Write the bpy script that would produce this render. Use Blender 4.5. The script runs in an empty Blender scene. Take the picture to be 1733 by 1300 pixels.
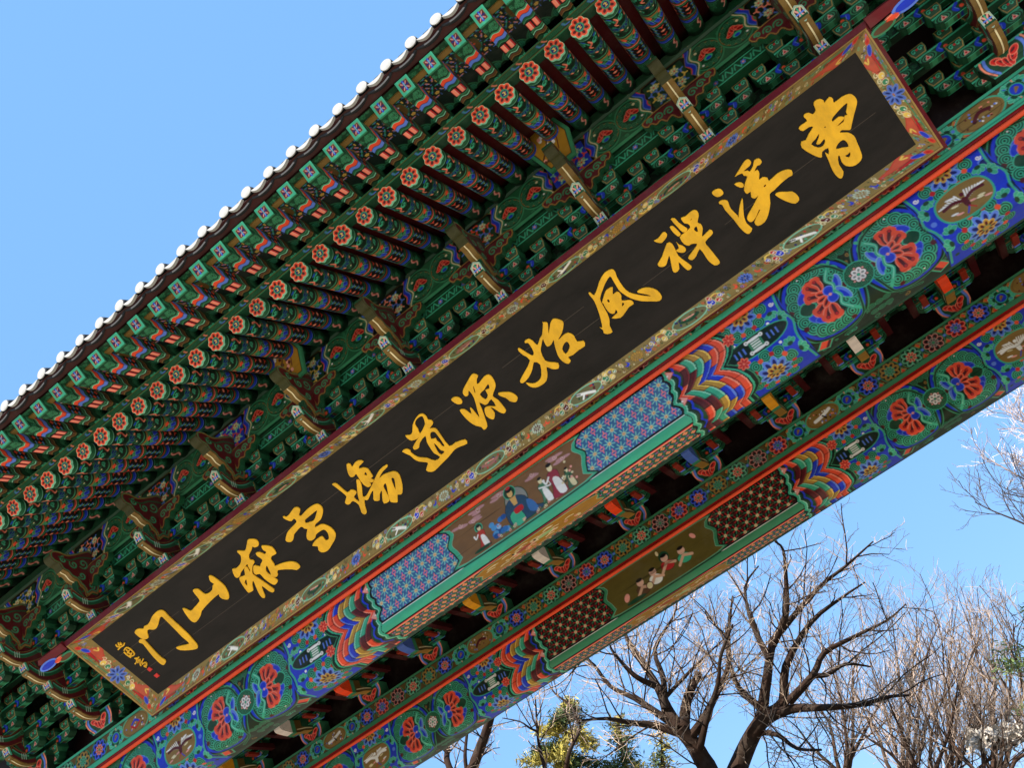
import bpy, math, random
import numpy as np
from math import sin, cos, tan, pi, radians, sqrt, atan2, hypot
S = bpy.context.scene
# ------------------------------------------------------------------ camera, sky, sun, exposure
F_PX = 1705.0
dX = np.array([4778., -3562., -F_PX]); dX /= np.linalg.norm(dX)      # world X seen in camera axes (right, down, forward)
dr = np.array([678.2, 88.8, F_PX]); dr -= dX * (dr @ dX); dr /= np.linalg.norm(dr)
nn = np.cross(dX, dr); a20 = radians(20.0)
dY = cos(a20) * dr - sin(a20) * nn
dZ = sin(a20) * dr + cos(a20) * nn
cam = bpy.data.cameras.new('camera'); camo = bpy.data.objects.new('camera', cam); S.collection.objects.link(camo)
import mathutils
R = np.array([dX, dY, dZ])                      # rows: world axes in camera axes
camo.matrix_world = mathutils.Matrix([[R[i][0], -R[i][1], -R[i][2], 0.0] for i in range(3)] + [[0, 0, 0, 1]])
cam.sensor_width = 36.0; cam.lens = 36.0 * F_PX / 1733.0; cam.clip_start = 0.1; cam.clip_end = 2000.0
S.camera = camo
w = bpy.data.worlds.new('World'); S.world = w; w.use_nodes = True
nt = w.node_tree; sky = nt.nodes.new('ShaderNodeTexSky'); sky.sky_type = 'NISHITA'; sky.sun_disc = False
SUN_EL, SUN_ROT = radians(50), radians(202)
sky.sun_elevation = SUN_EL; sky.sun_rotation = SUN_ROT; sky.air_density = 1.0; sky.dust_density = 0.6; sky.ozone_density = 1.6; sky.altitude = 200
smx = nt.nodes.new('ShaderNodeMix'); smx.data_type = 'RGBA'; smx.inputs[0].default_value = .8; smx.inputs[7].default_value = (.84, 1.92, 3.75, 1)   # evens out the sky towards the clear pale blue of the day
nt.links.new(sky.outputs[0], smx.inputs[6]); nt.links.new(smx.outputs[2], nt.nodes['Background'].inputs[0]); nt.nodes['Background'].inputs[1].default_value = 0.13
sl = bpy.data.lights.new('sun', 'SUN'); sl.energy = 4.6; sl.angle = radians(0.5); sl.color = (1.0, 0.95, 0.87)
so = bpy.data.objects.new('sun', sl); S.collection.objects.link(so)
sd = mathutils.Vector((sin(SUN_ROT) * cos(SUN_EL), cos(SUN_ROT) * cos(SUN_EL), sin(SUN_EL)))
so.rotation_euler = sd.to_track_quat('Z', 'Y').to_euler(); so.location = (0, -20, 30)
S.view_settings.view_transform = 'Standard'; S.view_settings.look = 'None'; S.view_settings.gamma = 1.0
S.view_settings.exposure = 1.22
S.cycles.max_bounces = 6; S.cycles.diffuse_bounces = 4

# ------------------------------------------------------------------ colours
def hx(h):
    c = [int(h[i:i + 2], 16) / 255 for i in (0, 2, 4)]
    return np.array([x / 12.92 if x <= .04045 else ((x + .055) / 1.055) ** 2.4 for x in c], dtype=np.float32)
P = {k: hx(v) for k, v in dict(G0='0B2415', G1='124429', G2='34855A', G3='1B5A37', TE='35AE84', TL='86D6B0', B0='0E1C66', B1='1636C8', B2='5B80E0',
    OR='F04A22', OL='FF8C6C', R0='C0141A', MA='5A1419', MD='2C090B', GO='B98A2E', OC='8E6C2E', OD='5F4718', YE='F2C84E', BR='5B3A1E',
    BK='0A0A0B', WH='F2EEE6', PK='F4A090', LG='B9C8B0', CR='E8D8A8', GY='8A8A82', FR='8A7440').items()}
for k in list(P):
    if k not in ('BK', 'WH', 'CR', 'FR', 'MD', 'GY'): P[k] = (P[k] * .93 + .06 * float(P[k] @ np.array([.25, .6, .15]))).astype(np.float32)

# ------------------------------------------------------------------ painted canvases (ornament painted in metres, evaluated onto mesh vertices)
def smooth(pts, n=6, closed=False):
    p = np.array(pts, float); out = []; m = len(p)
    for i in range(m if closed else m - 1):
        q = [p[(i - 1) % m] if closed or i > 0 else p[0], p[i], p[(i + 1) % m], p[(i + 2) % m] if closed or i + 2 < m else p[-1]]
        for k in range(n):
            t = k / n
            out.append(.5 * (2 * q[1] + (q[2] - q[0]) * t + (2 * q[0] - 5 * q[1] + 4 * q[2] - q[3]) * t * t + (3 * q[1] - q[0] - 3 * q[2] + q[3]) * t ** 3))
    if not closed: out.append(p[-1])
    return np.array(out)
class Cv:
    def __init__(s, w, h, res, bg, x0=0., y0=0., alpha=False):
        s.r = res; s.W = int(round(w / res)) + 1; s.H = int(round(h / res)) + 1; s.x0 = x0; s.y0 = y0
        s.im = np.empty((s.H, s.W, 3), np.float32); s.im[:] = bg
        s.al = np.zeros((s.H, s.W), np.float32) if alpha else None
    def win(s, xa, xb, ya, yb):
        i0 = max(0, int((xa - s.x0) / s.r) - 1); i1 = min(s.W, int((xb - s.x0) / s.r) + 3)
        j0 = max(0, int((ya - s.y0) / s.r) - 1); j1 = min(s.H, int((yb - s.y0) / s.r) + 3)
        if i0 >= i1 or j0 >= j1: return None
        return (slice(j0, j1), slice(i0, i1)), (s.x0 + s.r * np.arange(i0, i1))[None, :], (s.y0 + s.r * np.arange(j0, j1))[:, None]
    def put(s, sl, d, col, a=1.):
        m = np.clip(.5 - d / s.r, 0, 1).astype(np.float32) * a
        v = s.im[sl]; v += (col - v) * m[..., None]
        if s.al is not None: v = s.al[sl]; v += (1 - v) * m
    def fill(s, fn, col, a=1.):
        X = (s.x0 + s.r * np.arange(s.W))[None, :]; Y = (s.y0 + s.r * np.arange(s.H))[:, None]
        s.put((slice(0, s.H), slice(0, s.W)), fn(X, Y) + 0 * X + 0 * Y, col, a)
    def rect(s, xa, xb, ya, yb, col):
        q = s.win(xa, xb, ya, yb)
        if q: s.put(q[0], np.maximum(np.maximum(xa - q[1], q[1] - xb), np.maximum(ya - q[2], q[2] - yb)), col)
    def ell(s, x, y, a, b, ang, col, o=None, ow=0.):
        if o is not None: s.ell(x, y, a + ow, b + ow, ang, o)
        m = max(a, b); q = s.win(x - m, x + m, y - m, y + m)
        if not q: return
        c, n = cos(ang), sin(ang); u = (q[1] - x) * c + (q[2] - y) * n; v = (q[2] - y) * c - (q[1] - x) * n
        k = np.sqrt((u / a) ** 2 + (v / b) ** 2) + 1e-9
        g = np.sqrt((u / a ** 2) ** 2 + (v / b ** 2) ** 2) + 1e-6
        s.put(q[0], k * (k - 1) / g, col)
    def circ(s, x, y, r, col): s.ell(x, y, r, r, 0, col)
    def ring(s, x, y, r, w, col):
        q = s.win(x - r - w, x + r + w, y - r - w, y + r + w)
        if q: s.put(q[0], np.abs(np.hypot(q[1] - x, q[2] - y) - r) - w / 2, col)
    def line(s, pts, w, col, sm=0, closed=False):
        p = smooth(pts, sm, closed) if sm else np.array(pts, float)
        if closed and not sm: p = np.vstack([p, p[:1]])
        if closed and sm: p = np.vstack([p, p[:1]])
        q = s.win(p[:, 0].min() - w, p[:, 0].max() + w, p[:, 1].min() - w, p[:, 1].max() + w)
        if not q: return
        d = None
        for a, b in zip(p[:-1], p[1:]):
            e = b - a; L = e @ e + 1e-12; t = np.clip(((q[1] - a[0]) * e[0] + (q[2] - a[1]) * e[1]) / L, 0, 1)
            k = np.hypot(q[1] - a[0] - t * e[0], q[2] - a[1] - t * e[1]); d = k if d is None else np.minimum(d, k)
        s.put(q[0], d - w / 2, col)
    def poly(s, pts, col, o=None, ow=0., sm=0):
        p = smooth(pts, sm, True) if sm else np.array(pts, float)
        q = s.win(p[:, 0].min() - ow, p[:, 0].max() + ow, p[:, 1].min() - ow, p[:, 1].max() + ow)
        if not q: return
        X, Y = q[1] + 0 * q[2], q[2] + 0 * q[1]; ins = np.zeros(X.shape, bool); d = np.full(X.shape, 1e9)
        for a, b in zip(p, np.roll(p, -1, 0)):
            e = b - a; L = e @ e + 1e-12; t = np.clip(((X - a[0]) * e[0] + (Y - a[1]) * e[1]) / L, 0, 1)
            d = np.minimum(d, np.hypot(X - a[0] - t * e[0], Y - a[1] - t * e[1]))
            if abs(e[1]) > 1e-12: ins ^= ((a[1] > Y) != (b[1] > Y)) & (X < a[0] + e[0] * (Y - a[1]) / e[1])
        d = np.where(ins, -d, d)
        if o is not None: s.put(q[0], d - ow, o)
        s.put(q[0], d, col)
    def spiral(s, x, y, r, a0, turns, w, col, dr=1):
        n = int(10 * turns) + 3
        s.line([(x + r * (1 - .85 * k / n) * cos(a0 + dr * 2 * pi * turns * k / n), y + r * (1 - .85 * k / n) * sin(a0 + dr * 2 * pi * turns * k / n)) for k in range(n)], w, col)
    def petals(s, x, y, r0, n, a, b, col, o, ow, st=None, a0=0.):
        for k in range(n):
            t = a0 + 2 * pi * k / n; s.ell(x + r0 * cos(t), y + r0 * sin(t), a, b, t, col, o, ow)
        if st is not None:
            for k in range(n):
                t = a0 + 2 * pi * k / n; s.ell(x + (r0 - .1 * a) * cos(t), y + (r0 - .1 * a) * sin(t), a * .62, b * .5, t, st)
    def blit(s, st, x, y, fx=1, fy=1):
        im, al = st.im[::fy, ::fx], st.al[::fy, ::fx]
        i = int(round((x - s.x0) / s.r - (st.W - 1) / 2)); j = int(round((y - s.y0) / s.r - (st.H - 1) / 2))
        a0, a1, b0, b1 = max(0, i), min(s.W, i + st.W), max(0, j), min(s.H, j + st.H)
        if a0 >= a1 or b0 >= b1: return
        m = al[b0 - j:b1 - j, a0 - i:a1 - i]; v = s.im[b0:b1, a0:a1]; v += (im[b0 - j:b1 - j, a0 - i:a1 - i] - v) * m[..., None]
        if s.al is not None: v = s.al[b0:b1, a0:a1]; v += (1 - v) * m
    def scallop(s, x, y, r, ang, c1, c2, mx=4):
        for k in range(mx): s.circ(x, y, r * (1 - k / mx), c1 if k % 2 == 0 else c2)

# ------------------------------------------------------------------ mesh builder
class MB:
    def __init__(s): s.v = []; s.q = []; s.n = []; s.c = []; s.k = 0
    def _add(s, v, c):
        v = np.asarray(v, np.float32).reshape(-1, 3); k = s.k; s.v.append(v); s.k += len(v)
        c = np.asarray(c, np.float32); s.c.append(np.broadcast_to(c, (len(v), 3)) if c.ndim == 1 else c.reshape(-1, 3)); return k
    def grid(s, im, pts, mask=None, flip=False):
        H, W = pts.shape[:2]; k = s._add(pts, np.asarray(im, np.float32))
        i = np.arange(H * W).reshape(H, W) + k
        f = np.stack([i[:-1, :-1], i[:-1, 1:], i[1:, 1:], i[1:, :-1]], -1)
        if mask is not None: f = f[mask[:-1, :-1] & mask[1:, 1:] & mask[:-1, 1:] & mask[1:, :-1]]
        f = f.reshape(-1, 4); s.q.append(f[:, ::-1] if flip else f)
    def face(s, v, c): k = s._add(v, c); s.n.append(list(range(k, k + len(v))))
    def box(s, x0, x1, y0, y1, z0, z1, c, M=None):
        v = [np.array(p, float) for p in ((x0, y0, z0), (x1, y0, z0), (x1, y1, z0), (x0, y1, z0), (x0, y0, z1), (x1, y0, z1), (x1, y1, z1), (x0, y1, z1))]
        if M: v = [np.array(M(*p)) for p in v]
        for f in ((3, 2, 1, 0), (4, 5, 6, 7), (0, 1, 5, 4), (1, 2, 6, 5), (2, 3, 7, 6), (3, 0, 4, 7)): s.face([v[i] for i in f], c)
    def hexa(s, lo, hi, c):
        for f in ((lo[::-1]), hi): s.face(f, c)
        n = len(lo)
        for i in range(n): s.face([lo[i], lo[(i + 1) % n], hi[(i + 1) % n], hi[i]], c)
    def prism(s, o, M, t0, t1, cap, side):
        a = [M(p[0], p[1], t0) for p in o]; b = [M(p[0], p[1], t1) for p in o]; s.face(a[::-1], cap); s.face(b, cap); n = len(o)
        for i in range(n):
            cc = side(i) if callable(side) else side; s.face([a[i], a[(i + 1) % n], b[(i + 1) % n], b[i]], cc)
    def tube(s, pts, rad, c, n=6, cap=True):
        p = np.array(pts, float); rad = np.broadcast_to(rad, (len(p),)); t = np.gradient(p, axis=0); t /= np.linalg.norm(t, axis=1)[:, None] + 1e-9
        up = np.array([.31, .17, .93]); rows = []
        for i in range(len(p)):
            u = np.cross(t[i], up); u /= np.linalg.norm(u) + 1e-9; v = np.cross(t[i], u)
            rows.append([p[i] + rad[i] * (cos(2 * pi * k / n) * u + sin(2 * pi * k / n) * v) for k in range(n + 1)])
        rows = np.array(rows); s.grid(np.broadcast_to(c, rows.shape), rows)
        if cap and n > 4: s.face(rows[0][:n][::-1], c); s.face(rows[-1][:n], c)
    def build(s, name, mat, parent=None, loc=None, smooth=True):
        me = bpy.data.meshes.new(name); v = np.concatenate(s.v); me.vertices.add(len(v)); me.vertices.foreach_set('co', v.ravel())
        q = np.concatenate(s.q) if s.q else np.zeros((0, 4), int)
        tot = np.concatenate([np.full(len(q), 4), np.array([len(f) for f in s.n], int)]).astype(np.int32)
        li = np.concatenate([q.ravel(), np.array([i for f in s.n for i in f], int)]).astype(np.int32)
        me.loops.add(len(li)); me.loops.foreach_set('vertex_index', li); me.polygons.add(len(tot))
        me.polygons.foreach_set('loop_start', np.concatenate([[0], np.cumsum(tot)[:-1]]).astype(np.int32)); me.polygons.foreach_set('loop_total', tot)
        me.polygons.foreach_set('use_smooth', np.full(len(tot), smooth))
        at = me.color_attributes.new('paint', 'FLOAT_COLOR', 'POINT'); c = np.ones((len(v), 4), np.float32); c[:, :3] = np.concatenate(s.c)
        at.data.foreach_set('color', c.ravel()); me.update(); me.validate(); me.materials.append(mat)
        o = bpy.data.objects.new(name, me); S.collection.objects.link(o)
        if parent: o.parent = parent
        if loc is not None: o.location = loc
        return o
def sheet(cv, M):
    """3-D points for a canvas: M(X, Y) -> stacked coordinates"""
    X = (cv.x0 + cv.r * np.arange(cv.W))[None, :] + np.zeros((cv.H, 1)); Y = (cv.y0 + cv.r * np.arange(cv.H))[:, None] + np.zeros((1, cv.W))
    return np.stack([np.broadcast_to(a, X.shape) for a in M(X, Y)], -1).astype(np.float32)
def inside(cv, o):
    p = np.array(o, float); X = (cv.x0 + cv.r * np.arange(cv.W))[None, :] + np.zeros((cv.H, 1)); Y = (cv.y0 + cv.r * np.arange(cv.H))[:, None] + np.zeros((1, cv.W)); ins = np.zeros(X.shape, bool)
    for a, b in zip(p, np.roll(p, -1, 0)):
        if abs(b[1] - a[1]) > 1e-12: ins ^= ((a[1] > Y) != (b[1] > Y)) & (X < a[0] + (b[0] - a[0]) * (Y - a[1]) / (b[1] - a[1]))
    return ins

# ------------------------------------------------------------------ materials
def material(name, rough=.45, spec=.35, attr=True, col=None, noise=.16, nscale=9., bump=.04, bscale=60., stretch=(1, 1, 1)):
    m = bpy.data.materials.new(name); m.use_nodes = True; t = m.node_tree; b = t.nodes['Principled BSDF']; L = t.links.new
    b.inputs['Roughness'].default_value = rough; b.inputs['Specular IOR Level'].default_value = spec
    tc = t.nodes.new('ShaderNodeTexCoord'); mp = t.nodes.new('ShaderNodeMapping'); mp.inputs['Scale'].default_value = stretch; L(tc.outputs['Object'], mp.inputs[0])
    nz = t.nodes.new('ShaderNodeTexNoise'); nz.inputs['Scale'].default_value = nscale; nz.inputs['Detail'].default_value = 6; nz.inputs['Roughness'].default_value = .65; L(mp.outputs[0], nz.inputs[0])
    mr = t.nodes.new('ShaderNodeMapRange'); mr.inputs[1].default_value = .3; mr.inputs[2].default_value = .7; mr.inputs[3].default_value = 1 - noise; mr.inputs[4].default_value = 1 + noise; L(nz.outputs[0], mr.inputs[0])
    mx = t.nodes.new('ShaderNodeMix'); mx.data_type = 'RGBA'; mx.blend_type = 'MULTIPLY'; mx.inputs[0].default_value = 1
    if attr:
        a = t.nodes.new('ShaderNodeAttribute'); a.attribute_name = 'paint'; L(a.outputs['Color'], mx.inputs[6])
    else: mx.inputs[6].default_value = (*col, 1)
    oi = t.nodes.new('ShaderNodeObjectInfo'); ov = t.nodes.new('ShaderNodeMapRange'); ov.inputs[3].default_value = .86; ov.inputs[4].default_value = 1.1; L(oi.outputs['Random'], ov.inputs[0])
    ml = t.nodes.new('ShaderNodeMath'); ml.operation = 'MULTIPLY'; L(mr.outputs[0], ml.inputs[0]); L(ov.outputs[0], ml.inputs[1])
    L(ml.outputs[0] if attr else mr.outputs[0], mx.inputs[7])
    if attr:      # chalky fading and dust in patches, fine drying cracks along the grain
        n3 = t.nodes.new('ShaderNodeTexNoise'); n3.inputs['Scale'].default_value = 1.7; n3.inputs['Detail'].default_value = 8; n3.inputs['Roughness'].default_value = .75; L(tc.outputs['Object'], n3.inputs[0])
        fd = t.nodes.new('ShaderNodeMapRange'); fd.inputs[1].default_value = .48; fd.inputs[2].default_value = .78; fd.inputs[3].default_value = 0; fd.inputs[4].default_value = .22; L(n3.outputs[0], fd.inputs[0])
        m2 = t.nodes.new('ShaderNodeMix'); m2.data_type = 'RGBA'; m2.inputs[7].default_value = (.20, .185, .15, 1); L(fd.outputs[0], m2.inputs[0]); L(mx.outputs[2], m2.inputs[6])
        mq = t.nodes.new('ShaderNodeMapping'); mq.inputs['Scale'].default_value = (.35, 22, 22); L(tc.outputs['Object'], mq.inputs[0])
        n4 = t.nodes.new('ShaderNodeTexNoise'); n4.inputs['Scale'].default_value = 1; n4.inputs['Detail'].default_value = 3; L(mq.outputs[0], n4.inputs[0])
        ck = t.nodes.new('ShaderNodeMapRange'); ck.inputs[1].default_value = .67; ck.inputs[2].default_value = .72; ck.inputs[3].default_value = 1; ck.inputs[4].default_value = .55; L(n4.outputs[0], ck.inputs[0])
        m3 = t.nodes.new('ShaderNodeMix'); m3.data_type = 'RGBA'; m3.blend_type = 'MULTIPLY'; m3.inputs[0].default_value = 1; L(m2.outputs[2], m3.inputs[6]); L(ck.outputs[0], m3.inputs[7]); L(m3.outputs[2], b.inputs['Base Color'])
    else: L(mx.outputs[2], b.inputs['Base Color'])
    rr = t.nodes.new('ShaderNodeMapRange'); rr.inputs[1].default_value = .3; rr.inputs[2].default_value = .7; rr.inputs[3].default_value = rough - .08; rr.inputs[4].default_value = rough + .12; L(nz.outputs[0], rr.inputs[0]); L(rr.outputs[0], b.inputs['Roughness'])
    if bump:
        n2 = t.nodes.new('ShaderNodeTexNoise'); n2.inputs['Scale'].default_value = bscale; n2.inputs['Detail'].default_value = 4; L(mp.outputs[0], n2.inputs[0])
        bp = t.nodes.new('ShaderNodeBump'); bp.inputs['Strength'].default_value = bump * 5; bp.inputs['Distance'].default_value = .004; L(n2.outputs[0], bp.inputs['Height']); L(bp.outputs[0], b.inputs['Normal'])
    return m
PAINT = material('painted wood', .5, .22, stretch=(.35, 1, 1))
LACQ = material('black lacquered board', .45, .22, False, hx('1A1614'), noise=.75, nscale=3.0, stretch=(.5, 1.6, 1.6), bump=.03)
GOLD = material('gold painted lettering', .42, .4, False, hx('F2B61C'), noise=.2, nscale=4., stretch=(2, 1, 1), bump=.05, bscale=40)
BARK = material('tree bark', .9, .1, True, noise=.3, nscale=6., bump=.2, bscale=25)
LEAF = material('conifer needles', .6, .2, True, noise=.3, nscale=3., bump=0)
TILE = material('grey roof tile', .8, .2, False, hx('3A3B3D'), noise=.25, nscale=4.)
LIME = material('white lime plaster', .85, .2, False, hx('A19F9A'), noise=.25, nscale=12.)
GRND = material('pale packed sand', .95, .1, False, hx('9A9282'), noise=.16, nscale=.4, bump=.1, bscale=8)
STON = material('dressed granite', .8, .2, False, hx('A9A59C'), noise=.18, nscale=12.)

def put(o, label=None, cat=None, group=None, kind=None):
    for k, v in (('label', label), ('category', cat), ('group', group), ('kind', kind)):
        if v: o[k] = v
    return o
def dup(o, parent, loc=None):
    c = o.copy(); S.collection.objects.link(c); c.parent = parent
    if loc is not None: c.location = loc
    for ch in o.children: dup(ch, c)
    return c
def ZE(e, y): return y * tan(radians(e))

# ================================================================== the gate
X0 = -3.70; PIT = .2964; XL, XR = X0 - 9.6, X0 + 9.6
gate = bpy.data.objects.new('temple_gate', None); S.collection.objects.link(gate)
put(gate, 'wide wooden temple gate with tiled eaves and multicoloured painted rafters, brackets and beams', 'gate')
def rise(x): return .0042 * (x + 3.9) ** 2           # the eave line lifts slightly towards both ends
# ---- round rafters
RR = .098; A = radians(20)
FX = [.12 - PIT * i for i in range(-14, 46)]
FY, FZ = 6.41, ZE(48.0, 6.41)
def flower_canvas():
    c = Cv(.22, .22, .004, P['G1'], -.11, -.11)
    c.circ(0, 0, .098, P['G2']); 
    for k in range(8): t = 2 * pi * (k + .5) / 8; c.circ(.088 * cos(t), .088 * sin(t), .013, P['TL'])
    c.petals(0, 0, .062, 8, .031, .0275, P['OR'], P['CR'], .005, None, 0)
    c.petals(0, 0, .062, 8, .031, .0275, P['OR'], P['OL'], .001, P['MA'], 0)
    c.circ(0, 0, .044, P['G2']); c.circ(0, 0, .036, P['TE']); c.circ(0, 0, .031, P['B0'])
    c.line([(-.014, .012), (.004, .016), (0, 0), (.012, -.012), (-.01, -.015)], .007, P['YE'], 3)
    c.line([(.006, .004), (.016, .01)], .005, P['YE'])
    return c
def rafter_canvas():
    hw = pi * RR; c = Cv(1.95, 2 * hw, .0075, P['G1'], 0, -hw)
    def band(x, w, col, amp=0., n=3): c.fill(lambda X, Y: np.abs(X - x - amp * np.abs(np.sin(n * Y / RR / 2))) - w / 2, P[col])
    c.rect(0, .06, -1, 1, P['G3']); band(.065, .008, 'TL')
    rg = random.Random(3); c.rect(.07, .62, -1, 1, P['G0'])
    for k in range(70):
        x, y = rg.uniform(.1, .58), rg.uniform(-.3, .3); c.spiral(x, y, rg.uniform(.018, .034), rg.uniform(0, 6), 1.1, .009, P[rg.choice(['G2', 'G2', 'G3', 'G3', 'TE'])], rg.choice([-1, 1]))
    for y0 in (-.21, -.07, .07, .21):
        c.spiral(.19, y0 - .02, .05, 2, 1.2, .014, P['TE']); c.line([(.13, y0 + .05), (.2, y0 + .07), (.27, y0 + .03), (.3, y0 + .05)], .016, P['OL'], 3); c.line([(.15, y0 + .045), (.21, y0 + .062), (.26, y0 + .03)], .007, P['R0'], 3)
        for t in (-.9, -.45, 0, .45, .9): c.ell(.34 + .06 * cos(t), y0 - .02 + .06 * sin(t), .045, .018, t, P['B0'], P['G2'], .006)
        c.line([(.33, y0 + .06), (.41, y0 + .075), (.46, y0 + .03)], .014, P['BR'], 3); c.ell(.12, y0, .025, .012, 1, P['B1'], P['G2'], .004); c.ell(.44, y0 + .055, .02, .011, .6, P['OL'])
        c.circ(.5, y0 - .03, .009, P['CR'])
    for x, w, col in ((.60, .02, 'G2'), (.625, .022, 'G0'), (.655, .03, 'OC'), (.69, .03, 'G2'), (.72, .02, 'G0')): band(x, w, col, .02)
    for k in range(9):
        y = -.3 + k * .0684
        c.poly([(.70, y), (.77, y + .034), (.72, y + .064), (.68, y + .04)], P['OR'] if k % 2 else P['G2'])
        c.poly([(.76, y - .01), (.84, y + .02), (.82, y + .055), (.74, y + .03)], P['G2'] if k % 2 else P['G3'], P['TL'], .003)
        c.poly([(.81, y), (.88, y + .03), (.87, y + .062), (.79, y + .04)], P['B1'], P['B2'], .005)
        c.line([(.80, y + .03), (.85, y + .05)], .007, P['B0'])
    for x, w, col in ((.905, .02, 'R0'), (.925, .012, 'OL'), (.945, .026, 'G3'), (.967, .012, 'G2'), (.98, .014, 'BK')): band(x, w, col, .02)
    c.rect(.99, 1.27, -1, 1, P['BK'])
    for y in np.arange(-.28, .3, .07):
        for x in (1.03, 1.13, 1.23):
            red = (int(round((y + .28) / .07)) % 2 == 0)
            if red:
                if x == 1.13: c.petals(x, y, .013, 6, .012, .008, P['OL'], P['R0'], .002); c.circ(x, y, .008, P['CR'])
                else:
                    for t in (0, 2.1, 4.2): c.line([(x, y), (x + .026 * cos(t), y + .026 * sin(t))], .013, P['OR'])
            else: c.line([(x - .04, y + .01), (x, y - .014), (x + .04, y + .01)], .007, P['TE']); c.line([(x - .03, y - .02), (x + .03, y + .02)], .008, P['B2']); c.circ(x + .045, y, .006, P['CR'])
    for x, w, col in ((1.29, .016, 'G2'), (1.31, .02, 'G0'), (1.335, .016, 'R0'), (1.36, .03, 'G3'), (1.40, .05, 'B1'), (1.43, .012, 'B2'), (1.45, .025, 'G0'), (1.475, .016, 'G2')): band(x, w, col, .03)
    for k in range(40):
        x, y = rg.uniform(1.52, 1.72), rg.uniform(-.3, .3); c.spiral(x, y, .025, rg.uniform(0, 6), 1.1, .008, P['G2'])
    for y0 in (-.2, 0, .2): c.line([(1.52, y0 + .05), (1.58, y0 + .03), (1.66, y0 + .06), (1.72, y0 + .03)], .022, P['PK'], 3); c.line([(1.54, y0 + .045), (1.64, y0 + .05)], .009, P['R0'], 3)
    c.rect(1.76, 2, -1, 1, P['G0']); return c
def axis_map(L, phi, rad):
    return (rad * np.sin(phi), L * cos(A) + rad * np.cos(phi) * sin(A), L * sin(A) - rad * np.cos(phi) * cos(A))
rc = rafter_canvas(); mb = MB()
mb.grid(rc.im, sheet(rc, lambda X, Y: axis_map(X * .84, Y / RR, RR)))
ring = [axis_map(0, 2 * pi * k / 28, RR) for k in range(28)]; mb.face(ring, P['G3'])
mb.tube([(0, 1.6 * cos(A), 1.6 * sin(A)), (0, 3.2 * cos(A), 3.2 * sin(A))], RR, P['MD'], 12)
raf = mb.build('rafter', PAINT, gate)
fc = flower_canvas(); mb = MB(); D = lambda u, v, l: (u, l * cos(A) + v * sin(A) * -1, l * sin(A) + v * cos(A))
U = np.linspace(0, 1, 24)[:, None]; T = np.linspace(0, 2 * pi, 73)[None, :]
rr_ = U * (.0935 + .0055 * np.cos(8 * T)); xx, yy = rr_ * np.cos(T), rr_ * np.sin(T)
ci = np.clip(((xx + .11) / .004).round().astype(int), 0, fc.W - 1); cj = np.clip(((yy + .11) / .004).round().astype(int), 0, fc.H - 1)
mb.grid(fc.im[cj, ci], np.stack([xx, -.03 * cos(A) - yy * sin(A), -.03 * sin(A) + yy * cos(A)], -1))
e1 = np.stack([xx[-1], -.03 * cos(A) - yy[-1] * sin(A), -.03 * sin(A) + yy[-1] * cos(A)], -1); e2 = e1 + np.array([0, .03 * cos(A), .03 * sin(A)])
mb.grid(np.broadcast_to(P['TL'], (2, 73, 3)), np.stack([e1, e2]))
fl = mb.build('painted_flower_end', PAINT, raf)
for i, x in enumerate(FX):
    loc = (x, FY, FZ + rise(x))
    r_ = raf if i == 0 else dup(raf, gate, loc); r_.location = loc; vr = random.Random(i + 500)
    q_ = r_.children[0]; q_.rotation_mode = 'QUATERNION'; q_.rotation_quaternion = mathutils.Quaternion((0, cos(A), sin(A)), radians(vr.uniform(-10, 10))); k_ = vr.uniform(.95, 1.05); q_.scale = (k_, k_, k_)
# ---- soffit above the round rafters
mb = MB(); xs = np.linspace(XL, XR, 40)
def strip(y0, z0, y1, z1, col, rs=True):
    a = np.array([[(x, y0, z0 + rise(x) * rs) for x in xs], [(x, y1, z1 + rise(x) * rs) for x in xs]]); mb.grid(np.broadcast_to(col, a.shape), a)
def raft(l, off): return FY + l * cos(A) - off * sin(A), FZ + l * sin(A) + off * cos(A)
strip(*raft(.03, RR + .004), *raft(3.2, RR + .004), hx('4A0C0F')); strip(*raft(.03, RR + .04), *raft(3.2, RR + .04), P['MD'])
mb.build('soffit_board', PAINT, gate)
# ---- moulding carrying the flying rafters
SY, SZ = 6.43, ZE(48.25, 6.43)
c = Cv(PIT, .17, .0075, P['G3']); c.rect(-1, 1, .0, .022, P['G2']); c.rect(-1, 1, .024, .032, P['OC']); c.rect(-1, 1, .034, .044, P['G0']); c.rect(-1, 1, .140, .15, P['OC']); c.rect(-1, 1, .152, .17, P['G2'])
for x in (.03, .09, .15): c.scallop(x, .09, .034, 0, P['G2'], P['G0'], 5)
c.line([(.19, .12), (.21, .07), (.25, .06)], .022, P['B2'], 3); c.line([(.19, .115), (.215, .075)], .01, P['TE'], 3); c.line([(.25, .125), (.27, .09), (.29, .07)], .018, P['OL'], 3)
n = 64; c.im = np.tile(c.im[:, :-1], (1, n, 1)); c.W = c.im.shape[1]; c.x0 = .12 - PIT * 31.5 - PIT * 12; mb = MB()
def smap(X, Y):  # profile: lower face leaning, s from bottom
    return X, 6.355 + .0 * Y, 7.180 + Y * .72 + rise(X)
mb.grid(c.im, sheet(c, smap)); p = sheet(c, smap)
xs2 = p[0, :, 0]; top = p[-1]; bot = p[0]
back = np.stack([bot + [0, .12, 0.02], bot]); mb.grid(np.broadcast_to(P['G1'], back.shape), back)
back = np.stack([top, top + [0, .16, .02]]); mb.grid(np.broadcast_to(P['G1'], back.shape), back)
mb.build('eave_moulding', PAINT, gate)
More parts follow.
